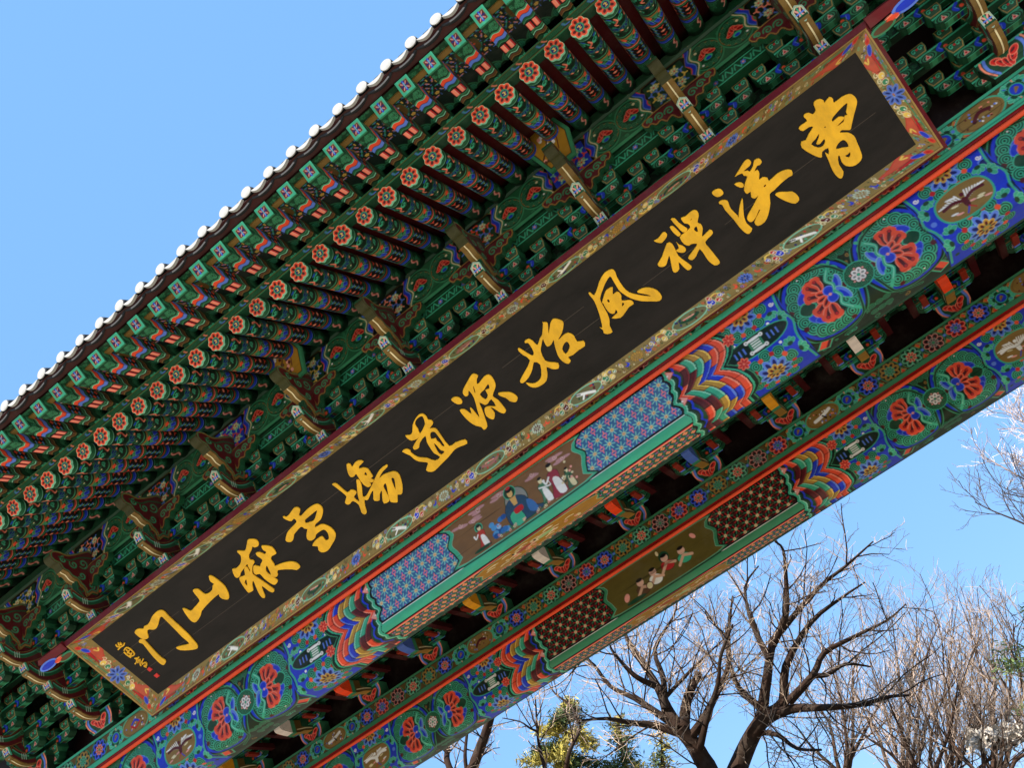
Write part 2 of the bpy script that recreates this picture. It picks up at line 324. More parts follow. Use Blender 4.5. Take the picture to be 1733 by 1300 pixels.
# ---- square flying rafters
B8 = radians(12); BW, BH = .138, .128; TY, TZ = 5.689, 7.152; SL = .42      # SL: the ends are cut leaning outwards
def bmap(x, l, h): return (x, l * cos(B8) - h * sin(B8), l * sin(B8) + h * cos(B8))
def fly_canvas(w, bottom):
    c = Cv(.80, w, .005, P['G1'], 0, -w / 2); Y0 = w / 2
    sh = (lambda Y: .012 * np.sin(Y * 60)) if bottom else (lambda Y: -.5 * (Y + Y0) + .012 * np.sin(Y * 60))
    def bd(x0, x1, col): c.fill(lambda X, Y: np.maximum(x0 + sh(Y) - X, X - x1 - sh(Y)), P[col])
    for k in range(26):
        rg = random.Random(k); c.spiral(rg.uniform(.03, .2), rg.uniform(-Y0, Y0), .02, rg.uniform(0, 6), 1.1, .007, P['G2'])
    c.rect(0, .018, -1, 1, P['G2'])
    for x0, x1, col in ((.145, .16, 'G0'), (.16, .18, 'G2'), (.18, .19, 'TL'), (.19, .245, 'OR'), (.243, .25, 'BK'), (.25, .30, 'B2'), (.298, .305, 'BK'), (.305, .335, 'G3'), (.335, .35, 'G2'), (.35, .358, 'BK')): bd(x0, x1, col)
    if bottom:
        c.rect(.36, .50, -1, 1, P['BK'])
        for y in (-.034, .034): c.rect(.375, .485, y - .026, y + .026, P['R0']); c.rect(.375, .485, y - .021, y + .012, P['PK']); c.rect(.375, .485, y - .02, y + .004, P['OL'])
    else:
        c.rect(.30, .47, -1, 1, P['BK']); 
        for k in range(3):
            for j in range(2): x, y = .335 + .045 * k, -.03 + .06 * j; c.line([(x - .016, y), (x + .016, y)], .01, P['OR'] if (k + j) % 2 else P['G2']); c.line([(x, y - .018), (x, y + .018)], .009, P['OR'] if (k + j) % 2 else P['B2'])
        c.rect(.30, .47, -.068, -.05, P['G2'])
    for x0, x1, col in ((.50, .51, 'G2'), (.51, .54, 'G3'), (.54, .55, 'TL'), (.55, .565, 'G0'), (.565, .605, 'BR'), (.605, .613, 'OC'), (.613, .64, 'G0')): bd(x0, x1, col)
    for k in range(14):
        rg = random.Random(k + 50); x, y = .67 + .09 * rg.random(), rg.uniform(-Y0, Y0); c.spiral(x, y, .026, rg.uniform(0, 6), 1.2, .009, P['TE'] if bottom else P['G2'])
    c.rect(.775, .8, -1, 1, P['G0']); return c
cb, cs = fly_canvas(BW, True), fly_canvas(BH, False); mb = MB()
mb.grid(cb.im, sheet(cb, lambda X, Y: bmap(Y, X, 0)))
for sgn in (-1, 1): mb.grid(cs.im, sheet(cs, lambda X, Y: bmap(sgn * BW / 2 + 0 * X, X - SL * (Y + BH / 2) * (1 - X / .8), Y + BH / 2)))
v = [bmap(x, l, BH) for x, l in ((-BW / 2, -SL * BH), (BW / 2, -SL * BH), (BW / 2, .8), (-BW / 2, .8))]; mb.face(v, P['G1'])
mb.face([bmap(x, -SL * h, h) for x, h in ((-BW / 2, 0), (BW / 2, 0), (BW / 2, BH), (-BW / 2, BH))], P['TE'])
fly = mb.build('flying_rafter', PAINT, gate)
def tip_canvas(w, h):
    c = Cv(w, h, .005, P['TE'], -w / 2, -h / 2); c.rect(-w / 2 + .022, w / 2 - .022, -h / 2 + .022, h / 2 - .022, P['OC']); c.rect(-w / 2 + .026, w / 2 - .026, -h / 2 + .026, h / 2 - .026, P['MA'])
    k = min(w, h) / .14
    c.line([(-.03 * k, -.03 * k), (.03 * k, .03 * k)], .010 * k, P['PK'] * .8); c.line([(-.03 * k, .03 * k), (.03 * k, -.03 * k)], .010 * k, P['PK'] * .8)
    c.line([(0, -.04 * k), (0, .04 * k)], .02 * k, P['B1']); c.line([(-.04 * k, 0), (.04 * k, 0)], .014 * k, P['B0']); c.line([(0, -.03 * k), (0, .03 * k)], .007 * k, P['TL']); return c
ct = tip_canvas(BW, BH); mb = MB(); mb.grid(ct.im, sheet(ct, lambda X, Y: bmap(X, -.006 - SL * (Y + BH / 2), Y + BH / 2)))
o_ = [(-BW / 2, 0), (BW / 2, 0), (BW / 2, BH), (-BW / 2, BH)]
for i in range(4): a, b = o_[i], o_[(i + 1) % 4]; mb.face([bmap(a[0], -.006 - SL * a[1], a[1]), bmap(b[0], -.006 - SL * b[1], b[1]), bmap(b[0], -SL * b[1], b[1]), bmap(a[0], -SL * a[1], a[1])], P['TE'])
mb.build('painted_end', PAINT, fly)
for i, x in enumerate(FX):
    loc = (x, TY, TZ + rise(x))
    if i == 0: fly.location = loc
    else: dup(fly, gate, loc)
# ---- painted soffit between the flying rafters
RS = .0076
def lattice_cell(kind):
    c = Cv(PIT, .80, RS, hx('13241F'))
    rg = random.Random(kind)
    for j in range(10):
        for i in range(5):
            x, y = .03 + i * .06 + (.03 if j % 2 else 0), .10 + j * .045
            if (i + j * 2) % 5 == 0: c.petals(x, y, .012, 5, .011, .007, P['YE'], P['OC'], .002); c.circ(x, y, .006, P['R0'])
            else:
                q = [P['PK'], P['B2'], P['TE'], P['OR']][(i + j) % 4]; t = [0, 2.09, 1.05][(i + j) % 3]
                c.line([(x - .02 * cos(t), y - .02 * sin(t)), (x + .02 * cos(t), y + .02 * sin(t))], .011, q); c.line([(x - .014 * sin(t), y + .014 * cos(t)), (x, y)], .008, P['B2'])
    c.rect(-1, 1, 0, .09, P['G1'])
    for k in range(10): c.spiral(rg.uniform(0, PIT), rg.uniform(.01, .08), .02, 0, 1, .007, P['G2'])
    c.circ(PIT / 2, .06, .036, P['PK']); c.ring(PIT / 2, .06, .026, .01, P['R0']); c.ring(PIT / 2, .06, .012, .008, P['B1'])
    if kind == 1: c.ell(PIT / 2, .30, .075, .10, 0, P['B0'], P['OC'], .014); c.line([(.12, .28), (.15, .33), (.18, .29)], .018, P['OC'], 3)
    if kind == 2:
        c.poly([(.06, .22), (.24, .22), (.27, .30), (.24, .40), (.06, .40), (.03, .30)], P['OD'], P['G3'], .01, 3); c.ell(.15, .31, .03, .05, .4, P['CR']); c.line([(.15, .3), (.22, .26)], .02, P['WH']); c.line([(.15, .3), (.08, .27)], .018, P['CR']); c.line([(.15, .34), (.17, .38)], .009, P['BR'])
    if kind == 3:
        c.poly([(.06, .22), (.24, .22), (.27, .30), (.24, .40), (.06, .40), (.03, .30)], P['OD'], P['G3'], .01, 3)
        for k in range(14): c.circ(rg.uniform(.07, .23), rg.uniform(.25, .37), .012, P[['CR', 'OR', 'PK'][k % 3]])
    for k, (x, y) in enumerate(((PIT / 2, .80), (0, .80), (PIT, .80))):
        r = .15 if k == 0 else .05
        c.circ(x, y, r, P['G1']); c.ring(x, y, r, .014, P['G2']); c.ring(x, y, r - .022, .012, P['G0'])
    for x, y in ((.07, .745), (.148, .70), (.226, .745), (.148, .765)): c.scallop(x, y, .04, 0, P['TE'], P['G0'], 5)
    c.ell(PIT / 2, .665, .012, .012, 0, P['PK']); return c.im[:, :-1]
cells = [lattice_cell(k) for k in range(4)]; seq = [1, 0, 2, 1, 0, 1, 3, 1, 1, 0, 2, 1, 3, 1, 1, 2, 0, 1, 3, 1, 2]
c = Cv(1, .80, RS, P['BK']); c.im = np.concatenate([cells[seq[i % len(seq)]] for i in range(64)], 1); c.W = c.im.shape[1]; c.x0 = .12 + PIT / 2 - PIT * 44
mb = MB()
def gm(X, Y): q = bmap(0, Y - .05, BH - .002); return X * (PIT / (RS * cells[0].shape[1])) + c.x0 * (1 - PIT / (RS * cells[0].shape[1])), TY + q[1], TZ + q[2] + rise(X)
mb.grid(c.im, sheet(c, gm)); p = sheet(c, gm) + np.array([0, 0, .03], np.float32); q = p[::len(p) - 1]; mb.grid(np.broadcast_to(P['MD'], q.shape), q)
mb.build('painted_soffit', PAINT, gate)
# ---- gold fillet, brown eave board, tiles
mb = MB(); y, z = 5.700, 7.262
def bar(mb, prof, col, x0=XL, x1=XR, n=60, rs=True):
    xs = np.linspace(x0, x1, n)
    for i in range(len(prof)):
        a, b = prof[i], prof[(i + 1) % len(prof)]; g = np.array([[(x, a[0], a[1] + rise(x) * rs) for x in xs], [(x, b[0], b[1] + rise(x) * rs) for x in xs]]); mb.grid(np.broadcast_to(col, g.shape), g)
    for x in (x0, x1): mb.face([(x, q[0], q[1] + rise(x) * rs) for q in prof], col)
bar(mb, [(y, z + .002), (y + .06, z + .008), (y + .06, z + .06), (y, z + .05)], P['OC']); mb.build('gold_fillet', PAINT, gate)
mb = MB(); yb, zb = 5.655, 7.312; bar(mb, [(yb, zb), (yb + .12, zb + .012), (yb + .12, zb + .13), (yb - .088, zb + .098), (yb - .095, zb + .086)], hx('3C150F')); mb.build('eave_board', PAINT, gate)
def arc(cx, cz, r, a0, a1, n): return [(cx + r * cos(a0 + (a1 - a0) * k / n), cz + r * sin(a0 + (a1 - a0) * k / n)) for k in range(n + 1)]
TS = radians(24); TYE, TZE = 5.52, ZE(53.38, 5.52)
mb = MB(); o_ = arc(0, 0, .066, -.15, pi + .15, 14); mb.prism(o_, lambda a, b, t: (a, t * cos(TS), b + t * sin(TS)), 0, 1.6, hx('3A3B3D'), hx('3A3B3D'))
ctile = mb.build('cover_tile', TILE, gate)
mb = MB(); o_ = [(.082 * cos(2 * pi * k / 24), .082 * sin(2 * pi * k / 24)) for k in range(24)]
rows = np.array([[(r * cos(2 * pi * k / 24), -.012 - .006 * (1 - (r / .060) ** 2), r * sin(2 * pi * k / 24)) for k in range(25)] for r in (.002, .025, .045, .055, .060)])
mb.grid(np.broadcast_to(P['WH'], rows.shape), rows); rim_ = np.array([rows[-1], rows[-1] + np.array([0, .01, 0])]); mb.grid(np.broadcast_to(P['WH'], rim_.shape), rim_); mb.build('plaster_end', LIME, ctile)
mb = MB(); r0 = .235
pan = [arc(0, r0 * .80, r, -pi / 2 - .62, -pi / 2 + .62, 12) for r in (r0, r0 + .022)]
o_ = pan[0] + pan[1][::-1]; mb.prism(o_, lambda a, b, t: (a, t * cos(TS), b + t * sin(TS)), .03, 1.6, hx('3A3B3D'), hx('3A3B3D'))
ptile = mb.build('pan_tile', TILE, gate)
mb = MB(); o_ = [(-.088 + .176 * k / 12, -.010 * sin(pi * k / 12)) for k in range(13)] + [(.088 - .176 * k / 12, -.005 - .050 * sin(pi * k / 12) ** .9) for k in range(13)]
mb.prism(o_, lambda a, b, t: (a, -.04 + t, b), 0, .03, P['WH'], P['WH']); mb.build('plaster_lip', LIME, ptile)
for i, x in enumerate(FX):
    a, b = (x - .03, TYE, TZE + rise(x)), (x - .03 + PIT / 2, TYE + .02, TZE - .045 + rise(x))
    if i == 0: ctile.location = a; ptile.location = b
    else: dup(ctile, gate, a); dup(ptile, gate, b)
# ---- roof body (tile field, ridge and boarding), both slopes
RY = 10.9; ZR = TZE + 3.5; mb = MB(); xs = np.linspace(XL - .2, XR + .2, 400)
cor = .05 * np.abs(np.sin(pi * (xs - .09) / PIT))
for sg in (0, 1):
    rows = []
    for k in range(9):
        t = k / 8; yy = TYE + .06 + (RY - TYE) * t; yy = 2 * RY - yy if sg else yy; zz = TZE + .01 + 3.5 * (t ** 1.15)
        rows.append(np.stack([xs, np.full_like(xs, yy), zz + rise(xs) * (1 - t) + cor], -1))
    rows = np.array(rows); mb.grid(np.broadcast_to(hx('3A3B3D'), rows.shape), rows)
roof = mb.build('tiled_roof', TILE, gate)
mb = MB(); mb.box(XL - .3, XR + .3, RY - .2, RY + .2, ZR - .1, ZR + .45, hx('3A3B3D')); mb.build('ridge', TILE, roof)
mb = MB(); h2 = 7.72; hb = [(RY * 2 - FY - .0, FZ), (RY * 2 - 8.6, h2 + .25), (RY, ZR - .5), (8.6, h2 + .25)]
for x in (XL, XR): mb.face([(x, TYE + .3, TZE), (x, 2 * RY - TYE - .3, TZE), (x, RY, ZR - .1)], P['MD'])
g = np.array([[(XL, 2 * RY - TYE - .1, TZE - .05), (XR, 2 * RY - TYE - .1, TZE - .05)], [(XL, 2 * RY - 8.2, h2 + .2), (XR, 2 * RY - 8.2, h2 + .2)]]); mb.grid(np.broadcast_to(P['MA'], g.shape), g)
g = np.array([[(XL, 8.2, h2 + .2), (XR, 8.2, h2 + .2)], [(XL, 2 * RY - 8.2, h2 + .2), (XR, 2 * RY - 8.2, h2 + .2)]]); mb.grid(np.broadcast_to(P['MD'], g.shape), g)
mb.build('ceiling_board', PAINT, gate)

# ---- lattice stars and other repeated motifs
def star_lattice(c, xa, xb, ya, yb, bg, ray, arm, arm2, pit=.155, ctr='YE', rays=8, ray2=None):
    c.rect(xa, xb, ya, yb, P[bg]); t = Cv(pit * 2, pit * 2, c.r, P[bg], -pit, -pit, True)
    sub = Cv(xb - xa, yb - ya, c.r, P[bg], xa, ya)
    ny = int((yb - ya) / (pit * .62)) + 2; nx = int((xb - xa) / pit) + 2
    for j in range(ny):
        for i in range(-1, nx):
            x, y = xa + i * pit + (pit / 2 if j % 2 else 0), ya + .035 + j * pit * .62
            for k in range(rays):
                q = 2 * pi * k / rays + pi / 8; sub.line([(x, y), (x + .064 * cos(q), y + .064 * sin(q))], .0125, P[ray] if (ray2 is None or k % 2) else P[ray2])
            for dx, q0 in ((pit / 2, .5), ):
                for sy in (-1, 1):
                    for k in range(3): q = q0 + 2 * pi * k / 3 + (pi if sy > 0 else 0); sub.line([(x + dx, y + sy * .022), (x + dx + .026 * cos(q), y + sy * .022 + .026 * sin(q))], .012, P[arm if sy > 0 else arm2])
            sub.petals(x, y, .012, 6, .011, .008, P[ctr], P['OC'], .002); sub.circ(x, y, .007, P['OR'])
    i0 = int(round((xa - c.x0) / c.r)); j0 = int(round((ya - c.y0) / c.r)); h_, w_ = min(sub.H, c.H - j0), min(sub.W, c.W - i0); c.im[j0:j0 + h_, i0:i0 + w_] = sub.im[:h_, :w_]
def lotus_stamp(res, dim=1.):
    c = Cv(.74, .80, res, P['G0'], -.37, -.40, True)
    c.ell(0, 0, .33, .385, 0, P['G2']); c.ell(0, 0, .318, .373, 0, P['G0']); c.ell(0, 0, .30, .35, 0, P['B1']); c.ell(0, 0, .275, .325, 0, P['B0']); c.ell(0, 0, .262, .31, 0, P['MA'])
    for k in range(19):
        t = radians(-162 + 18 * k); c.scallop(.215 * cos(t), .265 * sin(t), .058, 0, P['TE'], P['G0'], 6)
    for k in (3, 8, 10, 15): t = radians(-162 + 18 * k + 9); c.circ(.25 * cos(t), .30 * sin(t), .022, P['MA'])
    for k in (5, 13): t = radians(-162 + 18 * k); c.circ(.22 * cos(t), .28 * sin(t), .007, P['WH'])
    c.ell(-.01, 0, .17, .205, 0, P['G0'])
    for t in (-1.15, -.75, .75, 1.15): c.ell(.03 + .125 * cos(t), .155 * sin(t), .05, .026, t + pi / 2, P['B1'], P['B2'], .007)
    c.poly([(.06, 0), (.14, .055), (.195, 0), (.14, -.055)], P['G1'], P['TE'], .011, 3)
    for t, L in ((-1.45, .115), (-.95, .135), (-.45, .12), (.45, .12), (.95, .135), (1.45, .115)):
        x, y = -.04 + L * cos(t) * .82, L * sin(t) * 1.18
        c.ell(x, y, .066, .037, t, P['OR'], P['OL'], .006)
        c.circ(x + .035 * cos(t) - .022 * sin(t), y + .035 * sin(t) + .022 * cos(t), .03, P['OR']); c.circ(x + .035 * cos(t) + .022 * sin(t), y + .035 * sin(t) - .022 * cos(t), .03, P['OR'])
        c.ell(x - .01 * cos(t), y - .01 * sin(t), .05, .015, t, P['MA']); c.circ(x + .027 * cos(t), y + .027 * sin(t), .017, P['MA']); c.circ(x + .03 * cos(t), y + .03 * sin(t), .011, P['R0'])
    for t in (-.7, 0, .7): c.ell(-.06 + .055 * cos(t), .06 * sin(t), .045, .026, t, P['OR'], P['OL'], .005); c.ell(-.055 + .055 * cos(t), .06 * sin(t), .03, .011, t, P['MA'])
    for y in (-.035, .035): c.ell(-.075, y, .036, .034, 0, P['B1'], P['B2'], .008)
    c.circ(-.07, 0, .012, P['PK'])
    for sg in (-1, 1):
        c.ell(-.16, .05 * sg, .03, .075, .35 * sg, P['B2'], P['TL'], .006); c.ell(-.155, .06 * sg, .016, .05, .35 * sg, P['B1'])
        c.line([(-.11, 0), (-.13, .06 * sg), (-.10, .12 * sg), (-.15, .19 * sg), (-.20, .24 * sg)], .026, P['TE'], 4); c.line([(-.11, .01 * sg), (-.125, .06 * sg), (-.10, .12 * sg), (-.15, .19 * sg)], .007, P['TL'], 4)
        c.spiral(-.145, .115 * sg, .032, 0, 1.2, .012, P['TE'], sg)
    return c
def rosette_stamp(res, r=.19):
    c = Cv(.56, .56, res, P['G0'], -.28, -.28, True)
    for k in range(10):
        t = 2 * pi * k / 10 + .3; c.scallop(.20 * cos(t), .20 * sin(t), .062, 0, P['TE'], P['G0'], 6)
    for k in range(10): t = 2 * pi * k / 10 + .3 + pi / 10; c.circ(.19 * cos(t), .19 * sin(t), .024, P[['OR', 'R0'][k % 2]]); c.circ(.235 * cos(t), .235 * sin(t), .022, P['B1'])
    c.petals(0, 0, .105, 10, .058, .034, P['B2'], P['TL'], .003, P['B0'])
    c.petals(0, 0, .055, 8, .036, .024, P['GO'], P['YE'], .003, P['MA'], .2)
    c.circ(0, 0, .037, P['G2']); c.circ(0, 0, .030, P['GO']); return c
def leaf(c, x, y, a=0.):
    for t in (-1.1, -.4, .4, 1.1): c.ell(x + .04 * cos(a + t), y + .04 * sin(a + t), .034, .022, a + t, P['TE'], P['TL'], .003)
    c.ell(x, y, .022, .03, a, P['G1'])
def compartment(c, xa, lot):
    """the pair of lotuses between two rosettes; xa = first rosette x, width 2.3"""
    m = xa + 1.16; rg = random.Random(int(xa * 10))
    c.rect(xa + .3, xa + 2.0, .045, 1.2, hx('1C2A14'))
    for k in range(90):
        x, y = rg.uniform(xa + .35, xa + 1.95), rg.uniform(.06, 1.03); c.spiral(x, y, rg.uniform(.02, .04), rg.uniform(0, 6), 1.2, .010, P[rg.choice(['G2', 'G3', 'TE', 'G2', 'OC'])])
    for sg in (-1, 1):
        for t in (-1.05, -.38, .38, 1.05):
            x, y = m + sg * (.40 + .45 * cos(t)), .43 + .54 * sin(t); u = np.array([cos(t), sin(t)]); v = np.array([-u[1], u[0]]); u[0] *= sg; v[0] *= sg; o = np.array([x, y])
            for w_, h_, q in ((.10, .072, 'TE'), (.085, .055, 'OR')): c.poly([o + u * w_ + v * h_, o - u * w_ + v * h_, o - u * w_ - v * h_, o + u * w_ - v * h_], P[q])
            c.poly([o + u * .085 + v * .055, o - u * .085 + v * .055, o - u * .085 + v * .02, o + u * .085 + v * .02], P['MA'])
        c.blit(lot, m + sg * .405, .43, fx=sg)
        for y0, y1 in ((.06, .30), (.98, .58)):
            c.line([(m + sg * .42, y0), (m + sg * .20, (y0 * 2 + y1) / 3), (m + sg * .10, y1)], .034, P['G2'], 4); c.line([(m + sg * .42, y0), (m + sg * .20, (y0 * 2 + y1) / 3), (m + sg * .10, y1)], .016, P['G0'], 4)
    c.circ(m, .43, .150, P['TE']); c.circ(m, .43, .138, P['G0'])
    for k in range(12): t = 2 * pi * k / 12; c.scallop(m + .108 * cos(t), .43 + .108 * sin(t), .031, 0, P['G2'], P['G0'], 4)
    c.circ(m, .43, .082, P['G0']); c.petals(m, .43, .047, 6, .029, .025, P['WH'], P['PK'], .002, P['GY']); c.circ(m, .43, .015, P['TE'])
    for k in range(6): t = 2 * pi * k / 6 + .5; c.circ(m + .08 * cos(t), .43 + .08 * sin(t), .010, P['PK'])
    for x, y in ((m, .10), (m, .80), (m, .92)):
        for dx in (-.08, 0, .08): c.scallop(x + dx, y, .042, 0, P['G2'], P['G0'], 5)
def rosette_bay(c, x, ros, kind):
    c.rect(x - .42, x + .42, .045, 1.2, P['B1'])
    for k in range(14): rg = random.Random(k + int(10 * x)); c.circ(x + rg.uniform(-.4, .4), rg.uniform(.08, .95), rg.uniform(.02, .05), P[['B0', 'B2', 'G1'][k % 3]])
    for sg in (-1, 1):
        c.line([(x + sg * .40, .05), (x + sg * .37, .25), (x + sg * .42, .42), (x + sg * .37, .60), (x + sg * .40, 1.)], .022, P['TE'], 4); c.line([(x + sg * .425, .05), (x + sg * .395, .25), (x + sg * .445, .42), (x + sg * .395, .60), (x + sg * .425, 1.)], .012, P['G0'], 4)
        for y in (.22, .62): leaf(c, x + sg * .27, y, pi / 2 if y < .4 else -pi / 2); leaf(c, x + sg * .33, y + .1, 0 if sg > 0 else pi)
        for y in (.30, .55): c.circ(x + sg * .2, y, .016, P['WH'])
        c.spiral(x + sg * .33, .14, .026, 0, 1.3, .011, P['WH'])
    c.blit(ros, x, .05); c.blit(ros, x, .80)
    if kind == 0:
        c.poly([(x - .36, .40), (x - .2, .32), (x + .2, .32), (x + .36, .40), (x + .2, .50), (x - .2, .50)], P['G0'], P['TE'], .012, 4)
        c.rect(x - .075, x + .075, .365, .455, P['G2'])
        for yy in (.345, .475): c.ell(x, yy, .085, .017, 0, P['WH']); c.circ(x - .085, yy, .022, P['WH']); c.circ(x + .085, yy, .022, P['WH']); c.circ(x - .085, yy, .009, P['GY']); c.circ(x + .085, yy, .009, P['GY'])
        for k in range(3): c.rect(x - .05, x + .05, .375 + .028 * k, .388 + .028 * k, P['WH'])
        for sg in (-1, 1):
            for k in range(3): c.rect(x + sg * (.14 + .05 * k) - .008, x + sg * (.14 + .05 * k) + .008, .375, .445, P['B2'])
    else:
        c.poly([(x - .26, .42), (x - .2, .29), (x, .25), (x + .2, .29), (x + .26, .42), (x + .2, .55), (x, .59), (x - .2, .55)], P['OC'], P['TE'], .02, 4)
        for k in range(9): rg = random.Random(k); c.ell(x + rg.uniform(-.2, .2), rg.uniform(.31, .53), .035, .01, .2, P[['CR', 'WH', 'PK'][k % 3]])
        bc = P['MA'] if kind == 1 else P['WH']
        for sg in (-1, 1):
            for k in range(8): q = (.15 + .10 * k); c.line([(x + sg * (.02 + .022 * k), .43 - .008 * k), (x + sg * (.05 + .026 * k), .33 + .006 * k)], .013, P['WH'])
            c.line([(x, .43), (x + sg * .10, .39), (x + sg * .2, .40)], .034, bc, 4)
        c.ell(x, .45, .028, .06, 0, bc); c.circ(x + .01, .36, .022, bc); c.line([(x, .5), (x - .05, .56)], .012, P['B1']); c.line([(x, .5), (x + .04, .55)], .012, P['R0'])
def figure(c, x, y, h, robe, robe2, halo=True, flip=1):
    """small painted attendant, y grows downwards along the face"""
    if halo: c.circ(x, y + .16 * h, .16 * h, P['G1']); c.ring(x, y + .16 * h, .16 * h, .012, P['TE'])
    c.poly([(x - .16 * h, y + .36 * h), (x + .02 * h, y + .27 * h), (x + .17 * h, y + .38 * h), (x + .14 * h, y + .7 * h), (x + .24 * h * flip, y + h), (x - .22 * h, y + h), (x - .12 * h, y + .68 * h)], robe, P['BK'], .004, 3)
    c.poly([(x - .05 * h, y + .5 * h), (x + .12 * h, y + .55 * h), (x + .2 * h, y + .98 * h), (x - .02 * h, y + .95 * h)], robe2, None, 0, 3)
    c.line([(x - .13 * h, y + .4 * h), (x - .26 * h * flip, y + .52 * h), (x - .30 * h * flip, y + .42 * h)], .05 * h, robe2, 3)
    c.ell(x, y + .19 * h, .075 * h, .10 * h, 0, P['CR']); c.ell(x, y + .10 * h, .08 * h, .055 * h, 0, P['BK'])
    c.circ(x - .30 * h * flip, y + .40 * h, .04 * h, P['WH'])
def beam_canvas(rear):
    res = .0078; hb = Cv(8.3, 1.06, res, P['G1'], 0, 0)
    lot, ros = lotus_stamp(res / 1.27), rosette_stamp(res / 1.1)
    for xa in (3.05, 5.35): compartment(hb, xa, lot)
    for x, k in ((3.05, 0), (5.35, 2 if rear else 1), (7.65, 0)): rosette_bay(hb, x, ros, k)
    # interlaced bands beside the star panel
    X = (hb.r * np.arange(hb.W))[None, :]; Y = (hb.r * np.arange(hb.H))[:, None]
    t = np.where(Y < .42, Y / .42, (Y - .42) / .5); bul = .17 * (1 - (2 * np.clip(t, 0, 1) - 1) ** 2) + .05 * np.clip((Y - .6) / .3, 0, 1)
    u = X - bul - 2.08; nb = .088; kk = np.floor(u / nb); fr = u / nb - kk; row = np.floor(Y / .17 + .5 * kk)
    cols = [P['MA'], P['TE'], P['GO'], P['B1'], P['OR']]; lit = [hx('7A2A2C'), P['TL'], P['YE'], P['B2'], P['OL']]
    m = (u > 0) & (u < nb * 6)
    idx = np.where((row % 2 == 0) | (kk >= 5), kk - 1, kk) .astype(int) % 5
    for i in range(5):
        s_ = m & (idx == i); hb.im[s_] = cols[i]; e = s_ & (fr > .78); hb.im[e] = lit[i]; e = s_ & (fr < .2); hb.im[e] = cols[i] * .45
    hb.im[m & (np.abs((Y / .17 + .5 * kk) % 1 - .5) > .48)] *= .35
    g = (u >= nb * 6) & (u < nb * 6 + .10); hb.im[g] = P['G0']; hb.im[g & (np.abs(u - nb * 6 - .025) < .012)] = P['TE']; hb.im[g & (np.abs(u - nb * 6 - .085) < .009)] = P['G2']
    for y in (.20, .52): x = 2.84; hb.petals(x, y, .035, 7, .03, .017, P['OR'], P['OL'], .004, P['R0'], 0.4)
    # scalloped head of the star panel
    sc = .035 * np.abs(np.sin(Y * pi / .15)); v = X - 1.98 - sc - .4 * bul
    for a, b, col in ((0, .03, 'BK'), (.03, .06, 'TE'), (.06, .075, 'TL'), (.075, .10, 'G1'), (.10, .125, 'G0'), (.125, .15, 'B1')): hb.im[np.broadcast_to((v >= a) & (v < b) & (u < .02) & (Y < 1.2), hb.im.shape[:2])] = P[col]
    for y in (.13, .47): hb.poly([(2.12, y - .05), (2.19, y), (2.12, y + .05)], P['PK'], P['R0'], .006); hb.circ(2.12, y, .01, P['WH'])
    st = Cv(2.2, .60, res, P['BK']); 
    if rear: star_lattice(st, 0, 2.2, 0, .60, 'BK', 'R0', 'MA', 'BR', .17, 'CR', 8, 'G2')
    else: star_lattice(st, 0, 2.2, 0, .60, 'B1', 'TL', 'OL', 'OL', .19, 'CR', 8)
    if not rear: st.im[:] = np.where((st.im == P['B1']).all(-1)[..., None], hx('3D6E93'), st.im)
    mk = np.broadcast_to((v < 0) & (Y < .60), hb.im.shape[:2]); full = np.zeros_like(hb.im); full[:st.H, :min(st.W, hb.W)] = st.im[:, :hb.W]; hb.im[mk] = full[mk]
    ml = (v < .02) & (Y > 0)
    def hband(a, b, col): hb.im[np.broadcast_to(ml & (Y >= a) & (Y < b), hb.im.shape[:2])] = P[col]
    hband(0, .045, 'G1'); hband(.045, .053, 'WH'); hband(.053, .072, 'BK'); hband(.585, .603, 'BK'); hband(.603, .612, 'WH'); hband(.612, .715, 'TE' if not rear else 'G2'); hband(.715, .728, 'BK'); hband(.728, .74, 'R0'); hband(.74, .752, 'OL')
    lo = Cv(2.4, .32, res, hx('1A2A20'), 0, .752)
    for j in range(4):
        for i in range(18):
            x, y = i * .14 + (.07 if j % 2 else 0), .79 + j * .07
            if j % 2 == 0 or True: lo.ell(x, y, .048, .032, 0, P['BK'], P['TE'], .006); lo.petals(x, y, .014, 4, .014, .011, P['OL'], P['YE'], .002); lo.circ(x, y, .007, P['R0'])
            for sg in (-1, 1): lo.line([(x + .07, y - .016 * sg), (x + .07 + .018 * sg, y)], .010, P['OR']); lo.line([(x + .045, y), (x + .095, y)], .008, P['B2'])
    mk = np.broadcast_to((v < 0) & (Y > .755) & (Y < 1.06), hb.im.shape[:2]); full[:] = 0; j0 = int(round(.752 / res)); h_ = hb.H - j0; full[j0:, :lo.W] = lo.im[:h_]; hb.im[mk] = full[mk]
    hband(.985, 1.0, 'OL')
    c = Cv(16.6, 1.06, res, P['G1'], -8.3, 0); c.im = np.concatenate([hb.im[:, :0:-1], hb.im], 1); c.W = c.im.shape[1]
    # central painted scene and the one under it
    A_ = [(-.80, .075), (.80, .075), (.86, .13), (.83, .2), (.90, .3), (.86, .40), (.83, .5), (.80, .585), (-.80, .585), (-.83, .5), (-.86, .40), (-.90, .3), (-.83, .2), (-.86, .13)]
    c.poly([(x * 1.06, min(.60, max(.055, .33 + (y - .33) * 1.05))) for x, y in A_], P['TE'] if not rear else P['G2'], P['BK'], .016, 3)
    c.poly(A_, hx('7C5A38') if not rear else hx('5E5220'), P['TL'], .004, 3)
    rg = random.Random(5)
